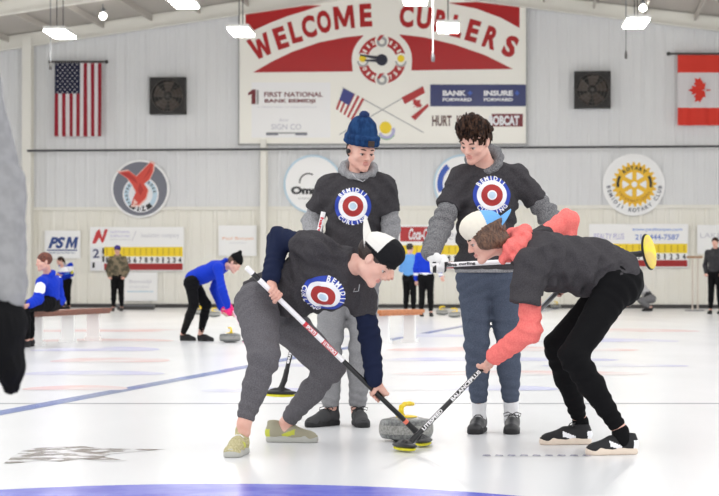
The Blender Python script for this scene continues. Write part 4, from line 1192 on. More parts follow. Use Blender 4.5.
M_GRAN = mat('grey_granite', (128, 130, 128), .35, mix=(92, 94, 94), nscale=70, nfac=(.4, .6), coat=.3)
M_GRAN2 = mat('granite_striking_band', (162, 162, 158), .6, mix=(132, 132, 128), nscale=90)
M_HANDY = mat('yellow_handle', (246, 214, 34), .35)
def stone(label, pos, rz=0.0, group=None, n=56, src=[None]):
    if src[0] is not None:
        e = copy_tree(src[0]); e.location = tuple(pos); e.rotation_euler = (0, 0, rz)
        tag(e, label, 'curling stone')
        if group: e['group'] = group
        elif 'group' in e: del e['group']
        return e
    e = empty('curling_stone', pos, rz); tag(e, label, 'curling stone', group)
    q = MB()
    R, H = .147, .130
    prof = [(0, .006), (.055, .006), (.060, .0), (.066, .0), (.075, .006), (.100, .014)]
    for k in range(13):
        a = math.radians(-68 + 136*k/12); prof.append((R - .040 + .040*math.cos(a)**.6, H/2 + .002 + .054*math.sin(a)))
    prof += [(.100, H-.008), (.085, H-.003), (.045, H), (0, H)]
    q.lathe(prof, n=n)
    q.build('granite_body', [M_GRAN], e)
    q = MB(); pb = [(R - .040 + .0408*math.cos(math.radians(a))**.6, H/2 + .002 + .0545*math.sin(math.radians(a))) for a in (-26, -13, 0, 13, 26)]
    q.lathe(pb, n=n); q.build('striking_band', [M_GRAN2], e)
    S = SDF()
    S.ell((.006, 0, .129), (.066, .060, .012), .004); S.clip((0, 0, .128), (0, 0, -1))
    S.chain([(-.052, 0, .138), (-.060, 0, .165), (-.050, 0, .188), (-.015, 0, .200), (.035, 0, .200), (.072, 0, .196)], [.017, .0125, .0115, .012, .013, .011], .006, side=(0, 1, 0), fa=1.2)
    S.build('handle', [M_HANDY], e, .004)
    q = MB(); q.lathe([(0, .1415), (.008, .1415), (.008, .138), (.010, .136)], (.02, 0, 0), 12); q.build('bolt', [M_STEEL], e)
    src[0] = e
    return e
sp_ = G(406.5, 442.5)
e0 = stone('grey granite curling stone with yellow handle between the two sweepers', (sp_[0], 10.80, 0), 1.05)
for px, py, lb in ((230, 342.5, 'grey curling stone with yellow handle in front of the girl with pink gloves'), (214, 317, 'far grey curling stone just right of the bending girl\'s knees'),
                   (199, 314.5, 'far grey curling stone partly behind the bending girl\'s legs'), (442, 315, 'far curling stone left of a pair, right of the two people in blue'), (454.5, 317.5, 'far curling stone right of a pair, beside the slate trouser leg'),
                   (556, 308.5, 'far curling stone seen left of the black trousers, nearest the coral sleeve'), (567, 306.8, 'far curling stone seen against the edge of the black trousers')):
    g = G(px, py); stone(lb, (g[0], g[1], 0), random.uniform(0, 6))

M_WOODB = mat('varnished_bench_wood', (132, 70, 42), .4, mix=(104, 52, 32), nscale=12, stretch=(.3, 3, 3))
M_WOODO = mat('orange_bench_wood', (196, 124, 74), .45, mix=(176, 106, 60), nscale=12, stretch=(.3, 3, 3))
def bench(label, a, b, m, w=.28, zt=.45, legs=(.12, .38, .66, .9)):
    a = np.array(a, float); b = np.array(b, float); d = nrm(V3(b[0]-a[0], b[1]-a[1], 0)); n = V3(-d[1], d[0], 0)
    e = empty('wooden_bench', (a[0], a[1], 0)); tag(e, label, 'bench')
    L = np.linalg.norm((b-a)[:2]); T = lambda t, s, z: d*t + n*s + V3(0, 0, z)
    q = MB()
    def bx(M_, t0, t1, s0, s1, z0, z1, mi=0):
        v = [T(t0, s0, z0), T(t1, s0, z0), T(t1, s1, z0), T(t0, s1, z0), T(t0, s0, z1), T(t1, s0, z1), T(t1, s1, z1), T(t0, s1, z1)]
        M_.add(v, [(0,3,2,1),(4,5,6,7),(0,1,5,4),(1,2,6,5),(2,3,7,6),(3,0,4,7)], mi)
    bx(q, 0, L, -w/2, w/2, zt-.045, zt); q.build('seat', [m], e)
    q = MB(); bx(q, .03, L-.03, -w/2+.02, -w/2+.05, zt-.075, zt-.045); bx(q, .03, L-.03, w/2-.05, w/2-.02, zt-.075, zt-.045); q.build('apron', [m], e)
    for f in legs:
        q = MB(); t = L*f
        bx(q, t-.02, t+.02, -w/2+.05, w/2-.05, .05, zt-.05); bx(q, t-.05, t+.05, -w/2+.03, w/2-.03, 0, .05); q.build('leg', [M_WHITE], e)
    return e
b0 = P(-12, 313.5, 24.6); b1 = P(103, 308.9, 28.8)
bench('long dark wooden bench the blue-jacketed player sits on, at left', b0, b1, M_WOODB)
c0 = P(372, 311.5, 26.6); c1 = P(416, 309.6, 27.6)
bench('orange wooden bench end behind the standing players', c0, c1, M_WOODO, legs=(.25, .85))

# ================================================================== THE PLAYERS
def v_shift(v, **k): return v
# ---- B: blue beanie
sB = F_PX/11.95
J = px_joints(dict(pel=(349, 270, 11.95), neck=(358.5, 174, 11.93), shR=(329, 186, 11.93), shL=(385, 186, 11.93), elR=(315, 226, 11.95), elL=(390, 226, 11.95),
    wrR=(318, 236, 11.72), wrL=(388, 262, 11.85), hipR=(335, 278, 11.95), hipL=(363, 278, 11.95), knR=(329, 345, 11.90), knL=(362, 346, 11.92), anR=(331, 408, 11.95), anL=(357, 408, 11.98),
    head=(361.5, 150.5, 11.86), fwd=(.42, -.86, -.30), hup=(.10, -.15, 1)))
g_ = on_seg(B_t, B_b, 320.5)
J['elR'] = P(312, 222, 12.05); J['wrR'] = P(315, 238, 11.83)
J['handR'] = ('grip', on_seg(B_t, B_b, 317.0), nrm(B_t-B_b), -1)
def slv(T, J_, o_): pass
o = person('person in blue beanie and dark target-print t-shirt, standing looking down, second from left', J, (J['pel'][0], 11.95, 0),
    dict(top=M_GREYH, tee=M_TEE, pants=M_PANTL, hem=-.10, pants_g=.017, cuff=.050, cuff_h=.01, sleeve=.020, hood_up=.012, seed=2, tee_g=.020, hc=.005, h=.004, tsl=.66, hood_size=1.05))
par, b = o['par'], o['b']
logo(par, b, o['tee'], P(353, 207, 11.95), V3(1, 0, 0), V3(0, 0, 1), .108, .0)
S = SDF(); S.frame(*o['fr'])
S.ell((0, -.022, .082), (.090, .100, .085), .02); S.ell((0, -.03, .135), (.080, .085, .070), .03)
S.chain([(.088*math.sin(a), -.016 + .100*math.cos(a), .050 + .008*math.cos(a)) for a in np.linspace(0, 2*PI, 17)], [.017]*17, .01)
S.chain([(.089*math.sin(a), -.016 + .101*math.cos(a), .078 + .008*math.cos(a)) for a in np.linspace(0, 2*PI, 17)], [.015]*17, .01)
S.ell((0, -.01, .0), (.078, .085, .05), .01, op='s'); S.fold((0, 0, .15), .08, (.3, 0, 1), .05, .004)
S.clip((0, 0, .030), (0, -.12, -1))
bn = S.build('beanie', [M_BEANIE], par, .004, b)
S = SDF(); S.frame(*o['fr']); S.ell((0, -.035, .208), (.030, .030, .024)); S.wrinkle(.005, .02, 3); S.build('pompom', [mat('dark_blue_yarn', (22, 46, 92), .95, bump=.8, bscale=200)], bn, .004, b)
q = MB(o); fR = o['fr']; T_ = lambda x, y, z: fR[0] + fR[1] @ V3(x, y, z) - b
def patch(x0, x1, z0, z1, y0): 
    v = [T_(x0, y0, z0), T_(x1, y0-.002, z0), T_(x1, y0-.004, z1), T_(x0, y0-.002, z1)]; w_ = [a_ - fR[1][:, 1]*.012 for a_ in v]
    q.add(v + w_, [(0, 1, 2, 3), (0, 4, 5, 1), (1, 5, 6, 2), (2, 6, 7, 3), (3, 7, 4, 0)])
patch(-.022, .014, .050, .082, .112); q.build('leather_patch', [M_LEATHER], bn)
S = SDF(); S.frame(*o['fr']); S.ell((0, -.040, .0), (.077, .070, .075)); S.clip((0, 0, -.045), (0, .2, -1)); S.ell((.085, 0, -.02), (.03, .04, .06), op='s'); S.ell((-.085, 0, -.02), (.03, .04, .06), op='s'); S.wrinkle(.002, .02, 3)
S.build('hair', [M_HAIR], par, .004, b)
q = MB(); q.ball(T_(.083, -.004, -.008), .015, 0); q.build('earbud', [M_BLACK], par)
q = MB()       # chain / drawcord at the collar
q.tube([T_(.055, .035, -.135), T_(.030, .062, -.160), T_(.0, .075, -.170), T_(-.030, .062, -.160), T_(-.055, .035, -.135)], .003, 6); q.build('hood_drawcord', [mat('silver_cord', (196, 196, 200), .4)], par)
shoe(par, b, J['anR'][:2] + V3(.045, .05, 0)[:2]*1.0, (-.62, -.8), (M_SHOED, M_RUBBER, M_SHOED), 'runner', L=.31, laces='bow', lace_mat=M_BLACK, ankle=.045)
shoe(par, b, J['anL'][:2] + V3(-.0, .05, 0)[:2], (.12, -1), (M_SHOED, M_RUBBER, M_SHOED), 'runner', L=.31, laces='bow', lace_mat=M_BLACK, ankle=.045)

# ---- C: bareheaded, looking down to the left
J = px_joints(dict(pel=(487, 272, 11.45), neck=(486, 164, 11.45), shR=(460, 178, 11.43), shL=(517, 177, 11.47), elR=(441, 226, 11.32), elL=(549, 216, 11.50),
    wrR=(430, 254, 11.10), wrL=(559, 243, 11.28), hipR=(474, 282, 11.45), hipL=(503, 282, 11.45), knR=(477, 345, 11.38), knL=(508, 346, 11.40), anR=(479, 408, 11.45), anL=(511, 408, 11.45),
    head=(475, 141.5, 11.30), fwd=(-.55, -.74, -.46), hup=(-.05, -.3, 1)))
hC = nrm(C_b - C_t)
J['handR'] = ('grip', on_seg(C_t, C_b, 438), hC, -1)
J['handL'] = ('grip', on_seg(C_t, C_b, 560), -hC, 1)
o = person('bareheaded person with tousled brown hair and dark target-print t-shirt, standing behind the sweepers', J, (J['pel'][0], 11.45, 0),
    dict(top=M_GREYD, tee=M_TEE, pants=M_PANTB, hem=-.06, sf=.013, hem_g=.024, hem_clip=(J['pel'] + V3(0, 0, .014), V3(0, 0, -1)), pants_g=.010, cuff=.048, cuff_h=.035, sleeve=.022, hood_up=.012, seed=5, tee_g=.020, hc=.005, h=.004, tsl=.62))
par, b = o['par'], o['b']
logo(par, b, o['tee'], P(489.5, 196, 11.45), V3(1, .05, 0), V3(0, 0, 1), .108, .04)
S = hair_short(o['fr'], .015, .045, top=.028, front=.02, bulk=.004, seed=9); S.build('hair', [M_HAIR], par, .004, b)
S = SDF(); grip(S, J['handR'][1], J['handR'][2], J['wrR'], -1, .008)
S.cone(J['wrR'], J['wrR']*1.15 - J['handR'][1]*.15, .034, .036, .01); S.build('white_glove', [M_GLOVEW, M_BLACK], par, .004, b, lambda c: ((np.sin(c[:, 0]*95) > .55) & (c[:, 2] < J['handR'][1][2] + .02)).astype(int))
S = SDF(); grip(S, J['handL'][1], J['handL'][2], J['wrL'], 1, .005); S.build('dark_glove', [M_NAVY], par, .005, b)
for an, hd in ((J['anR'], (-.25, -1)), (J['anL'], (-.15, -1))):
    S = SDF(); S.cone(an + V3(0, 0, .03), V3(an[0], an[1], .06), .040, .042, .01); S.cone(an + V3(0, 0, .05), an + V3(0, 0, .02), .041, .041); S.build('sock', [mat('white_sock_cotton', (228, 228, 230), .9, bump=.4, bscale=80)], par, .005, b)
    shoe(par, b, an[:2] + V3(.02, .06, 0)[:2], hd, (M_SHOEK, M_RUBBER, M_SHOEK), 'loafer', L=.29, laces='bow' if an is J['anL'] else True, lace_mat=M_BLACK)
# stripe of pale undershirt below the tee
S = SDF(); S.cone(J['pel'] + V3(0, 0, -.08), J['pel'] + V3(0, 0, .04), .136, .126, side=(1, 0, 0), fa=1.42, fb=1.42); S.clip(J['pel'] + V3(0, 0, -.004), (0, 0, -1)); S.clip(J['pel'] + V3(0, 0, .03), (0, 0, 1))
S.build('undershirt_hem', [M_GREYH], par, .005, b)

# ---- A: crouching sweeper, left
J = px_joints(dict(pel=(261, 299, 10.45), neck=(353, 262, 10.17), shR=(316, 247, 10.10), shL=(361, 292, 10.28), elR=(279, 238, 10.32), elL=(370, 338, 10.34),
    wrR=(270.5, 281, 10.16), wrL=(374.5, 381, 10.30), hipR=(257, 306, 10.32), hipL=(274, 309, 10.56), knR=(264, 358, 10.02), knL=(330, 368, 10.50), anR=(244, 424, 10.00), anL=(286, 423, 10.72),
    head=(374.5, 261, 10.08), fwd=(.70, -.22, -.66), hup=(.66, -.1, .73)))
hA = nrm(A_b - A_t)
J['handR'] = ('grip', on_seg(A_t, A_b, 273.5), hA, 1)
J['handL'] = ('grip', on_seg(A_t, A_b, 378), -hA, 1)
def tA(T, J_, o_):
    w = o_['waist']; T.cone(J_['pel'] + o_['sp']*.25 + V3(0, -.02, -.03), o_['chest'] + V3(0.02, -.02, -.05), .09, .12, .06, side=o_['S'], fa=1.2)
    T.fold(J_['shR'] + V3(.05, 0, 0), .16, V3(.4, .2, 1), .07, .011); T.fold(w, .2, V3(1, 0, .5), .09, .014); hb = o_['fr'][0] + o_['fr'][1] @ V3(0, -.03, -.06)
    T.cone(J_['neck'] - o_['sp']*.16, J_['neck']*.75 + hb*.25, .095, .066, .03, cap=1)
def pA(T, J_, o_):
    T.cone(J_['hipR'], J_['knR'], .108, .070, .04); T.cone(J_['hipL'], J_['knL'], .110, .070, .04)
    T.fold(J_['knL'] + V3(-.12, -.1, .12), .2, V3(.3, 0, 1), .08, .008)
o = person('person in backwards white-and-black cap sweeping with bent knees, navy sleeves, left of the stone', J, (J['pel'][0]+.1, 10.4, 0),
    dict(top=M_NAVY, tee=M_TEE, pants=M_PANTG, hem=.02, pants_g=.010, cuff=.046, cuff_h=.025, sleeve=.016, hood=False, seed=8, tee_g=.018, tee_fn=tA, pants_fn=pA, hc=.005, h=.004, tsl=.45))
par, b = o['par'], o['b']
S_ = o['S']; rt = nrm(J['shL'] - J['shR'] ); up_ = nrm(o['sp']); nn_ = np.cross(rt, up_)
if nn_[1] > 0: nn_ = -nn_; 
# the print lies on the chest: work in the picture-facing tangent plane of the jersey
lc = P(323, 297, 10.2); bv = bvh_of(o['tee'])
hit, nrmv, _, _ = bv.ray_cast(Vector(lc + V3(0, -.6, 0)), Vector((0, 1, 0)), 2.0)
nv = nrm(V3(-.12, -.80, -.56)); up2 = nrm(V3(.86, -.1, .42) - nv*np.dot(V3(.86, -.1, .42), nv)); rt2 = np.cross(up2, nv)
logo(par, b, o['tee'], np.array(hit), rt2, up2, .112, 0)
S = SDF(); S.frame(*o['fr'])
S.ell((0, -.014, .058), (.088, .110, .084), .02); S.ell((0, .030, .090), (.074, .082, .066), .03)
S.ell((0, 0, -.01), (.077, .098, .05), .01, op='s'); S.clip((0, 0, .022), (0, -.18, -1)); S.wrinkle(.0015, .05, 2)
fA = o['fr']
cp = S.build('cap', [M_CAPK, M_CAPW], par, .004, b, lambda c: ((((c - fA[0]) @ fA[1])[:, 1] < .005) & (((c - fA[0]) @ fA[1])[:, 2] > .050)).astype(int))
visor(cp, b, fA, [M_CAPW, M_CAPW], True, 30, zc=.060, ln=.085)
q = MB(); T_ = lambda x, y, z: fA[0] + fA[1] @ V3(x, y, z) - b
q.tube([T_(.062, .065, .040), T_(.035, .092, .043), T_(0, .102, .044), T_(-.035, .092, .043), T_(-.062, .065, .040)], .009, 8, side=fA[1][:, 2], flat=1.4); q.build('strap', [M_CAPK], cp)
S = hair_short(fA, .003, .02, low=-.05, h=.004, seed=3); S.clip((0, 0, .055), (0, 0, 1)); S.ell((0, .12, .03), (.09, .06, .08), .01, op='s'); S.build('hair', [mat('dark_hair', (54, 40, 34), .6, mix=(34, 24, 22), nscale=80, bump=.4, bscale=150)], par, .004, b)
q = MB(); nk_ = J['neck'] - b; q.tube([T_(.03, .03, -.135), T_(.01, .045, -.165), T_(.02, .03, -.185), T_(.0, .02, -.17)], .0022, 6); q.build('necklace', [M_STEEL], par)
shoe(par, b, J['anR'][:2] + V3(-.002, .06, 0)[:2], (-.20, -1), (M_SHOEO, M_SOLEG, M_NEON), 'runner', L=.30, lace_mat=M_PWHITE, ankle=.03)
shoe(par, b, J['anL'][:2] + V3(-.115, .02, 0)[:2], (1, -.16), (M_SHOEG, M_SOLEG, M_NEON), 'runner', L=.295, lace_mat=M_PWHITE, ankle=.012)

# ---- D: sweeper in coral, right
J = px_joints(dict(pel=(613, 279, 10.28), neck=(519, 250, 10.26), shL=(530, 262, 10.10), shR=(528, 249, 10.42), elL=(530, 331, 10.08), elR=(567, 221, 10.56),
    wrL=(493.5, 357, 10.24), wrR=(562, 270, 10.52), hipL=(616, 288, 10.16), hipR=(612, 288, 10.40), knL=(573, 356, 9.98), knR=(557, 346, 10.46), anL=(620, 430, 9.98), anR=(580, 420, 10.62),
    head=(485, 238, 10.22), fwd=(-.90, -.10, -.45), hup=(-.43, 0, .9)))
hD = nrm(D_b - D_t)
J['handL'] = ('grip', on_seg(D_t, D_b, 486.5), hD, -1)
J['handR'] = ('grip', on_seg(D_t, D_b, 560.5), -hD, -1)
def tD(T, J_, o_):
    T.cone(J_['shL'], P(524, 304, 10.06), .074, .084, .03, cap=1)
    T.cone(P(545, 262, 10.24), P(590, 266, 10.28), .135, .135, .06, side=(0, 1, 0), fa=1.2)
    T.cone(P(590, 266, 10.28), P(622, 277, 10.28), .135, .125, .05, side=(0, 1, 0), fa=1.25)
    T.clip(P(637.5, 268, 10.28), V3(1, 0, -.1), .03); T.fold(P(585, 288, 10.1), .22, V3(1, 0, .9), .095, .012); T.fold(P(615, 268, 10.1), .16, V3(1, 0, -.6), .08, .007); T.fold(P(555, 262, 10.0), .2, V3(.3, 0, 1), .11, .009)
    T.cone(P(600, 269, 10.28), P(617, 278, 10.28), .125, .122, .05, side=(0, 1, 0), fa=1.25)
def pD(T, J_, o_):
    T.ell(P(624, 282, 10.28), (.10, .17, .12), .04)
o = person('person in backwards cap with coral sleeves and black trousers, bent over sweeping at right', J, (J['pel'][0], 10.28, 0),
    dict(hem_clip=(P(608, 287, 10.28), V3(.42, 0, -.9)), top=M_CORAL, tee=M_TEE2, pants=M_BLACKF, hem=-.10, pants_g=.010, cuff=.042, cuff_h=.015, sleeve=.018, hood=False, seed=12, tee_g=.022, tee_fn=tD, pants_fn=pD, hc=.005, h=.004, tsl=.50))
par, b = o['par'], o['b']; fD = o['fr']
S = SDF()      # bunched hood round the neck
for a_, b2, r0, r1 in (((525, 231, 10.30), (511, 247, 10.14), .034, .036), ((511, 247, 10.14), (503, 260, 10.16), .034, .022), ((525, 231, 10.30), (512, 234, 10.40), .034, .03), ((512, 234, 10.40), (501, 252, 10.36), .03, .024),
                       ((527, 236, 10.18), (516, 257, 10.12), .028, .026), ((519, 242, 10.26), (508, 253, 10.26), .066, .050)):
    S.cone(P(*a_), P(*b2), r0, r1, .018)
S.fold(P(515, 244, 10.1), .14, V3(1, 0, .75), .045, .006, .3); S.build('hood', [M_CORAL], par, .004, b)
S = SDF(); S.frame(*fD)
S.ell((0, -.014, .055), (.087, .108, .082), .02); S.ell((0, .02, .085), (.070, .080, .055), .03)
S.ell((0, 0, -.01), (.077, .098, .05), .01, op='s'); S.clip((0, 0, .016), (0, -.05, -1)); S.wrinkle(.0015, .05, 2)
cp = S.build('cap', [M_CAPC, M_CAPB], par, .004, b, lambda c: (((c - fD[0]) @ fD[1])[:, 1] + ((c - fD[0]) @ fD[1])[:, 2]*.1 < -.02).astype(int))
visor(cp, b, fD, [M_CAPB, M_CAPB], True, 10, zc=.050, ln=.080)
S = hair_short(fD, .004, .018, low=-.085, bulk=.008, h=.004, seed=5); S.ell((0, -.045, -.045), (.085, .070, .060), .02); S.ell((-.070, .004, -.014), (.034, .058, .055), .02); S.ell((.070, .004, -.014), (.034, .058, .055), .02)
S.clip((0, 0, .058), (0, 0, 1)); S.build('hair', [M_HAIRL], par, .004, b)
shoe(par, b, (P(638, 440, 10.0)[0], 10.0), (-1, -.20), (M_SHOEM, M_CREAM, M_PWHITE), 'runner', L=.275, laces=True, lace_mat=M_BLACK)
shoe(par, b, (P(592, 430, 10.62)[0], 10.60), (-1, -.12), (M_SHOEM, M_CREAM, M_PWHITE), 'runner', L=.29, laces='bow', lace_mat=M_BLACK)
for an in (J['anL'], J['anR']):
    S = SDF(); S.cone(an + V3(.002, 0, -.008), an + V3(.008, 0, -.05), .044, .045, .01); S.build('sock', [M_BLACKF], par, .005, b)
q = MB(); lp_ = P(598, 292, 10.02)

# ---- E: blurred bystander at the very left, grey sleeve and black mitten
J = px_joints(dict(pel=(-120, 285, 5.1), neck=(-105, 20, 5.1), shL=(-33, 45, 5.1), shR=(-170, 45, 5.2), elL=(-1, 190, 5.12), elR=(-190, 190, 5.3),
    wrL=(5, 300, 5.02), wrR=(-180, 300, 5.2), hipL=(-85, 300, 5.1), hipR=(-155, 300, 5.15), knL=(-80, 450, 5.1), knR=(-155, 450, 5.1), anL=(-80, 592, 5.15), anR=(-155, 592, 5.2),
    head=(-105, -50, 5.05), fwd=(.3, 1, 0), hup=(0, 0, 1)))
J['handL'] = ('loose', V3(.03, 0, -1), V3(-1, 0, 0), V3(.2, -1, 0), 10)
o = person('person cut off by the left edge, grey fleece sleeve and black mitten hanging down', J, (J['pel'][0], 5.1, 0),
    dict(top=mat('plain_grey_fleece', (138, 138, 140), .95, spec=.1, mix=(148, 148, 150), nscale=30), sf=.003, pants=M_BLACKF, full_top=True, sleeve=.026, seed=4, hc=.008, h=.006, hb=.006, hood=False, pants_g=.03))
S = SDF(); w = J['wrL']
S.ell(w + V3(-.02, -.035, -.085), (.050, .065, .085), .02); S.cone(w + V3(-.005, 0, -.01), w + V3(.0, 0, -.06), .046, .052, .02, side=(1, 0, 0), fa=1.05); S.cone(w + V3(.0, 0, -.06), w + V3(.012, 0, -.17), .048, .036, .02, side=(0, 1, 0), fa=1.5)
S.cone(w + V3(.012, 0, -.17), w + V3(.016, 0, -.215), .036, .022, .02, side=(0, 1, 0), fa=1.6); S.cone(w + V3(.0, -.02, -.07), w + V3(.0, -.06, -.13), .022, .018, .015)
S.wrinkle(.003, .05, 3); S.build('mitten', [M_BLACKF], o['par'], .005, o['b'])
for an in (J['anL'], J['anR']): shoe(o['par'], o['b'], an[:2] - V3(0, .04, 0)[:2], (.1, 1), (M_SHOEK, M_RUBBER, M_SHOEK), L=.29, h=.008, laces=False)
hr = hair_short(o['fr'], .003, .03); hr.build('hair', [M_HAIR], o['par'], .008, o['b'])

# ---- people far behind
def stand(x, Y, H, face, arms='pockets', lean=0.0):
    f = V3(math.sin(math.radians(face)), -math.cos(math.radians(face)), 0); l = np.cross(V3(0, 0, 1), f); c = V3(x, Y, 0); Z = V3(0, 0, H)
    J = dict(pel=c+Z*.53, neck=c+Z*.835+f*.01, head=c+Z*.932+f*.03, fwd=f+V3(0, 0, -.1), hup=V3(0, 0, 1),
             shL=c+Z*.80+l*.105*H, shR=c+Z*.80-l*.105*H, hipL=c+Z*.51+l*.05*H, hipR=c+Z*.51-l*.05*H,
             knL=c+Z*.28+l*.055*H+f*.02, knR=c+Z*.28-l*.055*H+f*.02, anL=c+Z*.055+l*.065*H, anR=c+Z*.055-l*.065*H)
    for s, q_ in (('L', 1), ('R', -1)):
        if arms == 'pockets': J['el'+s] = c+Z*.63+l*q_*.148*H-f*.07; J['wr'+s] = c+Z*.53+l*q_*.11*H+f*.09
        elif arms == 'down': J['el'+s] = c+Z*.63+l*q_*.14*H; J['wr'+s] = c+Z*.48+l*q_*.135*H+f*.06
        elif arms == 'front': J['el'+s] = c+Z*.63+l*q_*.14*H+f*.02; J['wr'+s] = c+Z*.62+l*q_*.05*H+f*.24
    J['_f'] = f; J['_l'] = l
    return J
def far_person(label, J, top, pants, hairm, shoes=M_SHOEM, hh=.012, extra=None, top_name='jacket', **kw):
    base = (J['pel'][0], J['pel'][1], 0)
    cfg = dict(top=top, full_top=True, pants=pants, h=.010, hc=hh, hb=.010, face=False, sleeve=.02, pants_g=.016, top_name=top_name, hood_size=.9); cfg.update(kw)
    o = person(label, J, base, cfg); par, b = o['par'], o['b']
    if hairm is not None: hair_short(o['fr'], .003, .04, bulk=.004).build('hair', [hairm], par, .010, b)
    for s in 'LR':
        an, kn = J['an'+s], J['kn'+s]; hd = J.get('_f', V3(0, -1, 0)); hd = J.get('ft'+s, hd)
        shoe(par, b, an[:2] - nrm(V3(hd[0], hd[1], 0))[:2]*.05, hd, (shoes, kw.get('sole', M_RUBBER), shoes), L=.27, h=.010, laces=False)
    if extra: extra(o)
    return o
def knit_cap(o, m, pt=.04, name='beanie', low=.035):
    S = SDF(); S.frame(*o['fr']); S.ell((0, -.02, .06), (.090, .102, .090)); S.cone((0, -.03, .10), (0, -.05, .12+pt), .065, .03, .03); S.clip((0, 0, low), (0, -.1, -1)); S.build(name, [m], o['par'], .010, o['b'])
def ball_cap(o, m, m2):
    S = SDF(); S.frame(*o['fr']); S.ell((0, -.014, .055), (.088, .106, .082)); S.clip((0, 0, .03), (0, 0, -1)); c = S.build('cap', [m], o['par'], .010, o['b']); visor(c, o['b'], o['fr'], [m2], False, 0, zc=.04)

# camouflage jacket
M_CAMO = mat('camouflage_cloth', (116, 104, 84), .9, mix=(70, 66, 52), nscale=9, nfac=(.46, .54))
g = G(117.5, 311); J = stand(g[0], g[1], 1.74, 0, 'pockets')
far_person('person in camouflage jacket and purple-blue cap, hands in pockets, standing before the left scoreboard', J, M_CAMO, M_BLACKF, M_HAIR, extra=lambda o: ball_cap(o, mat('purple_cap_cloth', (62, 50, 120), .9), M_BLACK), sleeve=.03)
# right edge man
g = G(715.5, 314); J = stand(g[0], g[1]-.0, 1.88, -25, 'pockets')
M_DKJ = mat('dark_grey_jacket', (36, 36, 40), .9, mix=(48, 48, 52), nscale=20)
far_person('dark-clothed person standing at the right edge near the far wall', J, M_DKJ, M_BLACKF, M_HAIR)
# girl behind the seated player
g = G(66, 309.5); J = stand(g[0], g[1], 1.55, -30, 'front', 0)
J['head'] = P(60, 261, g[1]-.05); J['neck'] = P(63, 269, g[1]); J['fwd'] = V3(-.8, -.5, -.1)
o = far_person('ponytailed person in blue and white jacket holding a broom, behind the seated player', J, M_ROYAL, M_BLACKF, M_HAIR, top_extra=[M_PWHITE], top_col=lambda c: ((c[:, 2] > 1.05) & (c[:, 2] < 1.2)).astype(int))
S = SDF(); S.frame(*o['fr']); S.cone((0, -.11, .02), (.02, -.16, -.10), .035, .015); S.build('ponytail', [M_HAIR], o['par'], .010, o['b'])
hp_ = (J['wrL'] + J['wrR'])/2
bd_ = nrm(V3(1, -.3, .22)); t_ = hp_ + bd_*.30; jn_ = hp_ - bd_*.75
broom('pale blue broom held across the body by the ponytailed person', jn_, t_ , t_ + bd_*.05, (-bd_[0], .3, -.2), (0, 1, .4), [(0, 1, 0)], [M_LBLUE], None, .008, .016)
# two people in front of the middle scoreboard
g = G(409.5, 314); J = stand(g[0], g[1], 1.72, 150, 'front')
far_person('person in light blue shirt facing the far wall, beside the blue jacket', J, M_LBLUE, M_BLACKF, mat('black_hair', (26, 24, 26), .6), top_name='shirt', hood=False)
g = G(426, 316.5); J = stand(g[0], g[1], 1.74, 170, 'down'); J['elR'] = J['pel'] + V3(.28, -.02, .20); J['wrR'] = J['pel'] + V3(.34, -.08, .02)
far_person('person in royal blue jacket with white hem, seen from behind beyond the white glove', J, M_ROYAL, M_BLACKF, M_HAIR, top_extra=[M_PWHITE], top_col=lambda c: ((c[:, 2] > .93) & (c[:, 2] < .99)).astype(int))
# seated player
J = px_joints(dict(pel=(50, 301, 25.9), neck=(48, 277, 25.75), head=(43.5, 262, 25.65), shL=(41.5, 282, 25.5), shR=(57, 281, 26.0), elL=(38, 299, 25.35), elR=(60, 300, 26.1), wrL=(30, 304, 25.2), wrR=(45, 306, 25.8),
    hipL=(47, 303, 25.75), hipR=(53, 303, 26.1), knL=(24, 306, 25.25), knR=(28, 306, 25.6), anL=(27, 335, 25.4), anR=(31, 334, 25.75), fwd=(-.86, -.5, -.12), hup=(0, 0, 1)))
for k_ in ('pel', 'hipL', 'hipR'): J[k_][2] = max(J[k_][2], .555)
for k_ in ('knL', 'knR'): J[k_][2] = .52
for k_ in ('anL', 'anR'): J[k_][2] = .09
J['ftL'] = J['ftR'] = V3(-1, -.4, 0)
far_person('red-haired person in royal blue jacket with white shoulder, sitting on the bench at left', J, M_ROYAL, M_BLACKF, M_HAIRR, top_extra=[M_PWHITE],
    top_col=lambda c: ((np.linalg.norm(c - (J['shL']*.62 + J['elL']*.38 + V3(0, -.05, 0)), axis=1) < .085) | ((np.abs(c[:, 0] - (P(59, 285, 25.6)[0])) < .05) & (np.abs(c[:, 2] - .93) < .04))).astype(int), sleeve=.03, hh=.010)
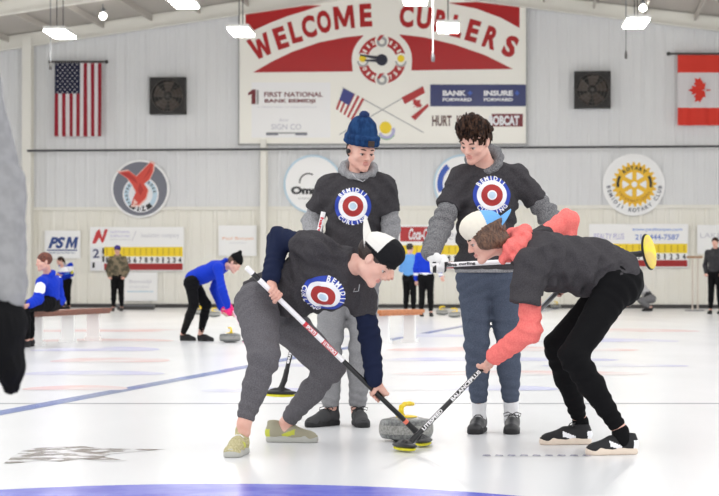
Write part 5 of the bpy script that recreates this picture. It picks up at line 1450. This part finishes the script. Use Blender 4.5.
# bending girl
J = px_joints(dict(pel=(193, 279, 27.5), neck=(224, 266, 27.4), head=(234.5, 264, 27.3), shL=(219, 270, 27.6), shR=(218, 268, 27.1), elL=(214, 289, 27.8), elR=(222, 289, 27.0), wrL=(222, 309, 27.6), wrR=(228.5, 308, 27.1),
    hipL=(194, 284, 27.65), hipR=(191, 284, 27.3), knL=(206.5, 305, 27.6), knR=(194, 304, 27.2), anL=(200.5, 334, 27.9), anR=(183, 332, 28.1), fwd=(.72, -.35, -.62), hup=(.6, 0, .78)))
for k_ in ('anL', 'anR'): J[k_][2] = .10
J['ftL'] = V3(.85, -.5, 0); J['ftR'] = V3(.8, -.5, 0)
gb_t = P(228, 300, 27.1); gb_h = P(249, 344, 26.9); gb_h[2] = .035; gb_j = gb_h*.9 + gb_t*.1
hG = nrm(gb_h - gb_t)
def gx(o):
    knit_cap(o, M_BLACKF, .05)
    S = SDF(); S.ell(J['wrR'] + V3(.02, 0, -.04), (.055, .055, .07)); S.cone(J['wrR'], J['wrR'] + V3(.02, 0, -.05), .04, .05); S.build('glove', [M_PINK], o['par'], .010, o['b'])
    S = SDF(); S.ell(J['wrL'] + V3(.03, -.03, -.02), (.045, .045, .055)); S.build('glove', [M_PINK], o['par'], .010, o['b'])
far_person('person in royal blue hoodie, black tights and black beanie bending over a pink broom', J, M_ROYAL, M_BLACKF, M_HAIRL, extra=gx, hh=.010, top_name='hoodie', pants_g=.006, sole=M_RUBBER, cuff=.042, cuff_h=.05)
broom('pale pink curling broom held by the bending person with pink gloves', gb_t, gb_j, gb_h, (0, 0, 1), (1, .3, 0), [(0, .3, 0), (.3, 1, 1)], [M_PINK, mat('pale_pink_handle', (236, 196, 214), .4)], None, .006, .018, mat('pink_pad', (240, 150, 190), .8))
# crouching figure behind the black trousers
cw = G(640, 311); Y_ = cw[1]
J = px_joints(dict(pel=(650, 298, Y_), neck=(638, 284, Y_-.1), head=(630, 280, Y_-.1), shL=(641, 286, Y_-.3), shR=(641, 285, Y_+.2), elL=(636, 296, Y_-.35), elR=(636, 296, Y_+.2), wrL=(629, 304, Y_-.3), wrR=(628, 304, Y_+.1),
    hipL=(652, 299, Y_-.15), hipR=(652, 299, Y_+.1), knL=(640, 300, Y_-.25), knR=(641, 301, Y_+.15), anL=(650, 309, Y_-.2), anR=(651, 309, Y_+.1), fwd=(-.8, 0, -.6), hup=(-.5, 0, .8)))
for k_ in ('anL', 'anR'): J[k_][2] = .10
J['ftL'] = J['ftR'] = V3(-1, 0, 0)
M_BW = mat('black_and_white_jacket', (46, 46, 50), .9, mix=(206, 206, 208), nscale=3.2, nfac=(.42, .47))
far_person('person in black and white jacket crouching by the far wall, mostly hidden by black trousers', J, M_BW, M_GREYD, M_HAIR, sleeve=.03)
# broom rack by the right-hand person
c = G(694, 311); e = empty('broom_rack', c); tag(e, 'thin broom rack stand with wooden top beside the far wall at right', 'rack')
q = MB(); ht = P(694, 256, c[1])[2]
q.box((-.20, -.06, ht-.06), (.22, .06, ht)); q.build('rack_top', [mat('rack_wood', (160, 124, 92), .6)], e)
for dx in (-.04, .10):
    q = MB(); q.tube([(dx, 0, .02), (dx, 0, ht-.06)], .022, 8); q.build('pole', [mat('pale_pole', (208, 196, 186), .5)], e)
q = MB(); q.box((-.22, -.15, 0), (.25, .15, .03)); q.build('base', [M_GREYPL], e)
g = G(120, 312.5); 
for px, wdt, lb in ((136, .5, 'low dark crate on the floor right of the camouflage jacket'),):
    c = G(px, 309.6); e = empty('storage_crate', c); tag(e, lb, 'crate')
    q = MB(); q.box((-wdt, -.2, 0), (wdt, .2, .12)); q.box((-wdt*.9, -.16, .12), (wdt*.9, .16, .15)); q.build('crate_body', [M_DARKM], e)
    q = MB(); q.box((-wdt-.02, -.22, .10), (wdt+.02, .22, .13)); q.build('rim', [M_GREYPL], e)

# ================================================================== CAMERA AND LIGHT
cam = bpy.data.cameras.new('camera'); co = bpy.data.objects.new('camera', cam); C.objects.link(co)
co.location = (0, 0, CAMH); co.rotation_euler = (PI/2, 0, 0)
cam.sensor_width = 36; cam.lens = 36*F_PX/719; cam.shift_y = (HY - 248)/719; cam.shift_x = 0
cam.clip_end = 300; cam.dof.use_dof = True; cam.dof.focus_distance = 10.7; cam.dof.aperture_fstop = 7.5
bpy.context.scene.camera = co
w = bpy.data.worlds.new('world'); bpy.context.scene.world = w; w.use_nodes = True
w.node_tree.nodes['Background'].inputs[0].default_value = (1.0, 1.0, 1.0, 1); w.node_tree.nodes['Background'].inputs[1].default_value = 1.0
sc = bpy.context.scene
sc.view_settings.view_transform = 'Standard'; sc.view_settings.look = 'None'; sc.view_settings.gamma = 1; sc.view_settings.use_curve_mapping = False
sc.view_settings.exposure = 0.62
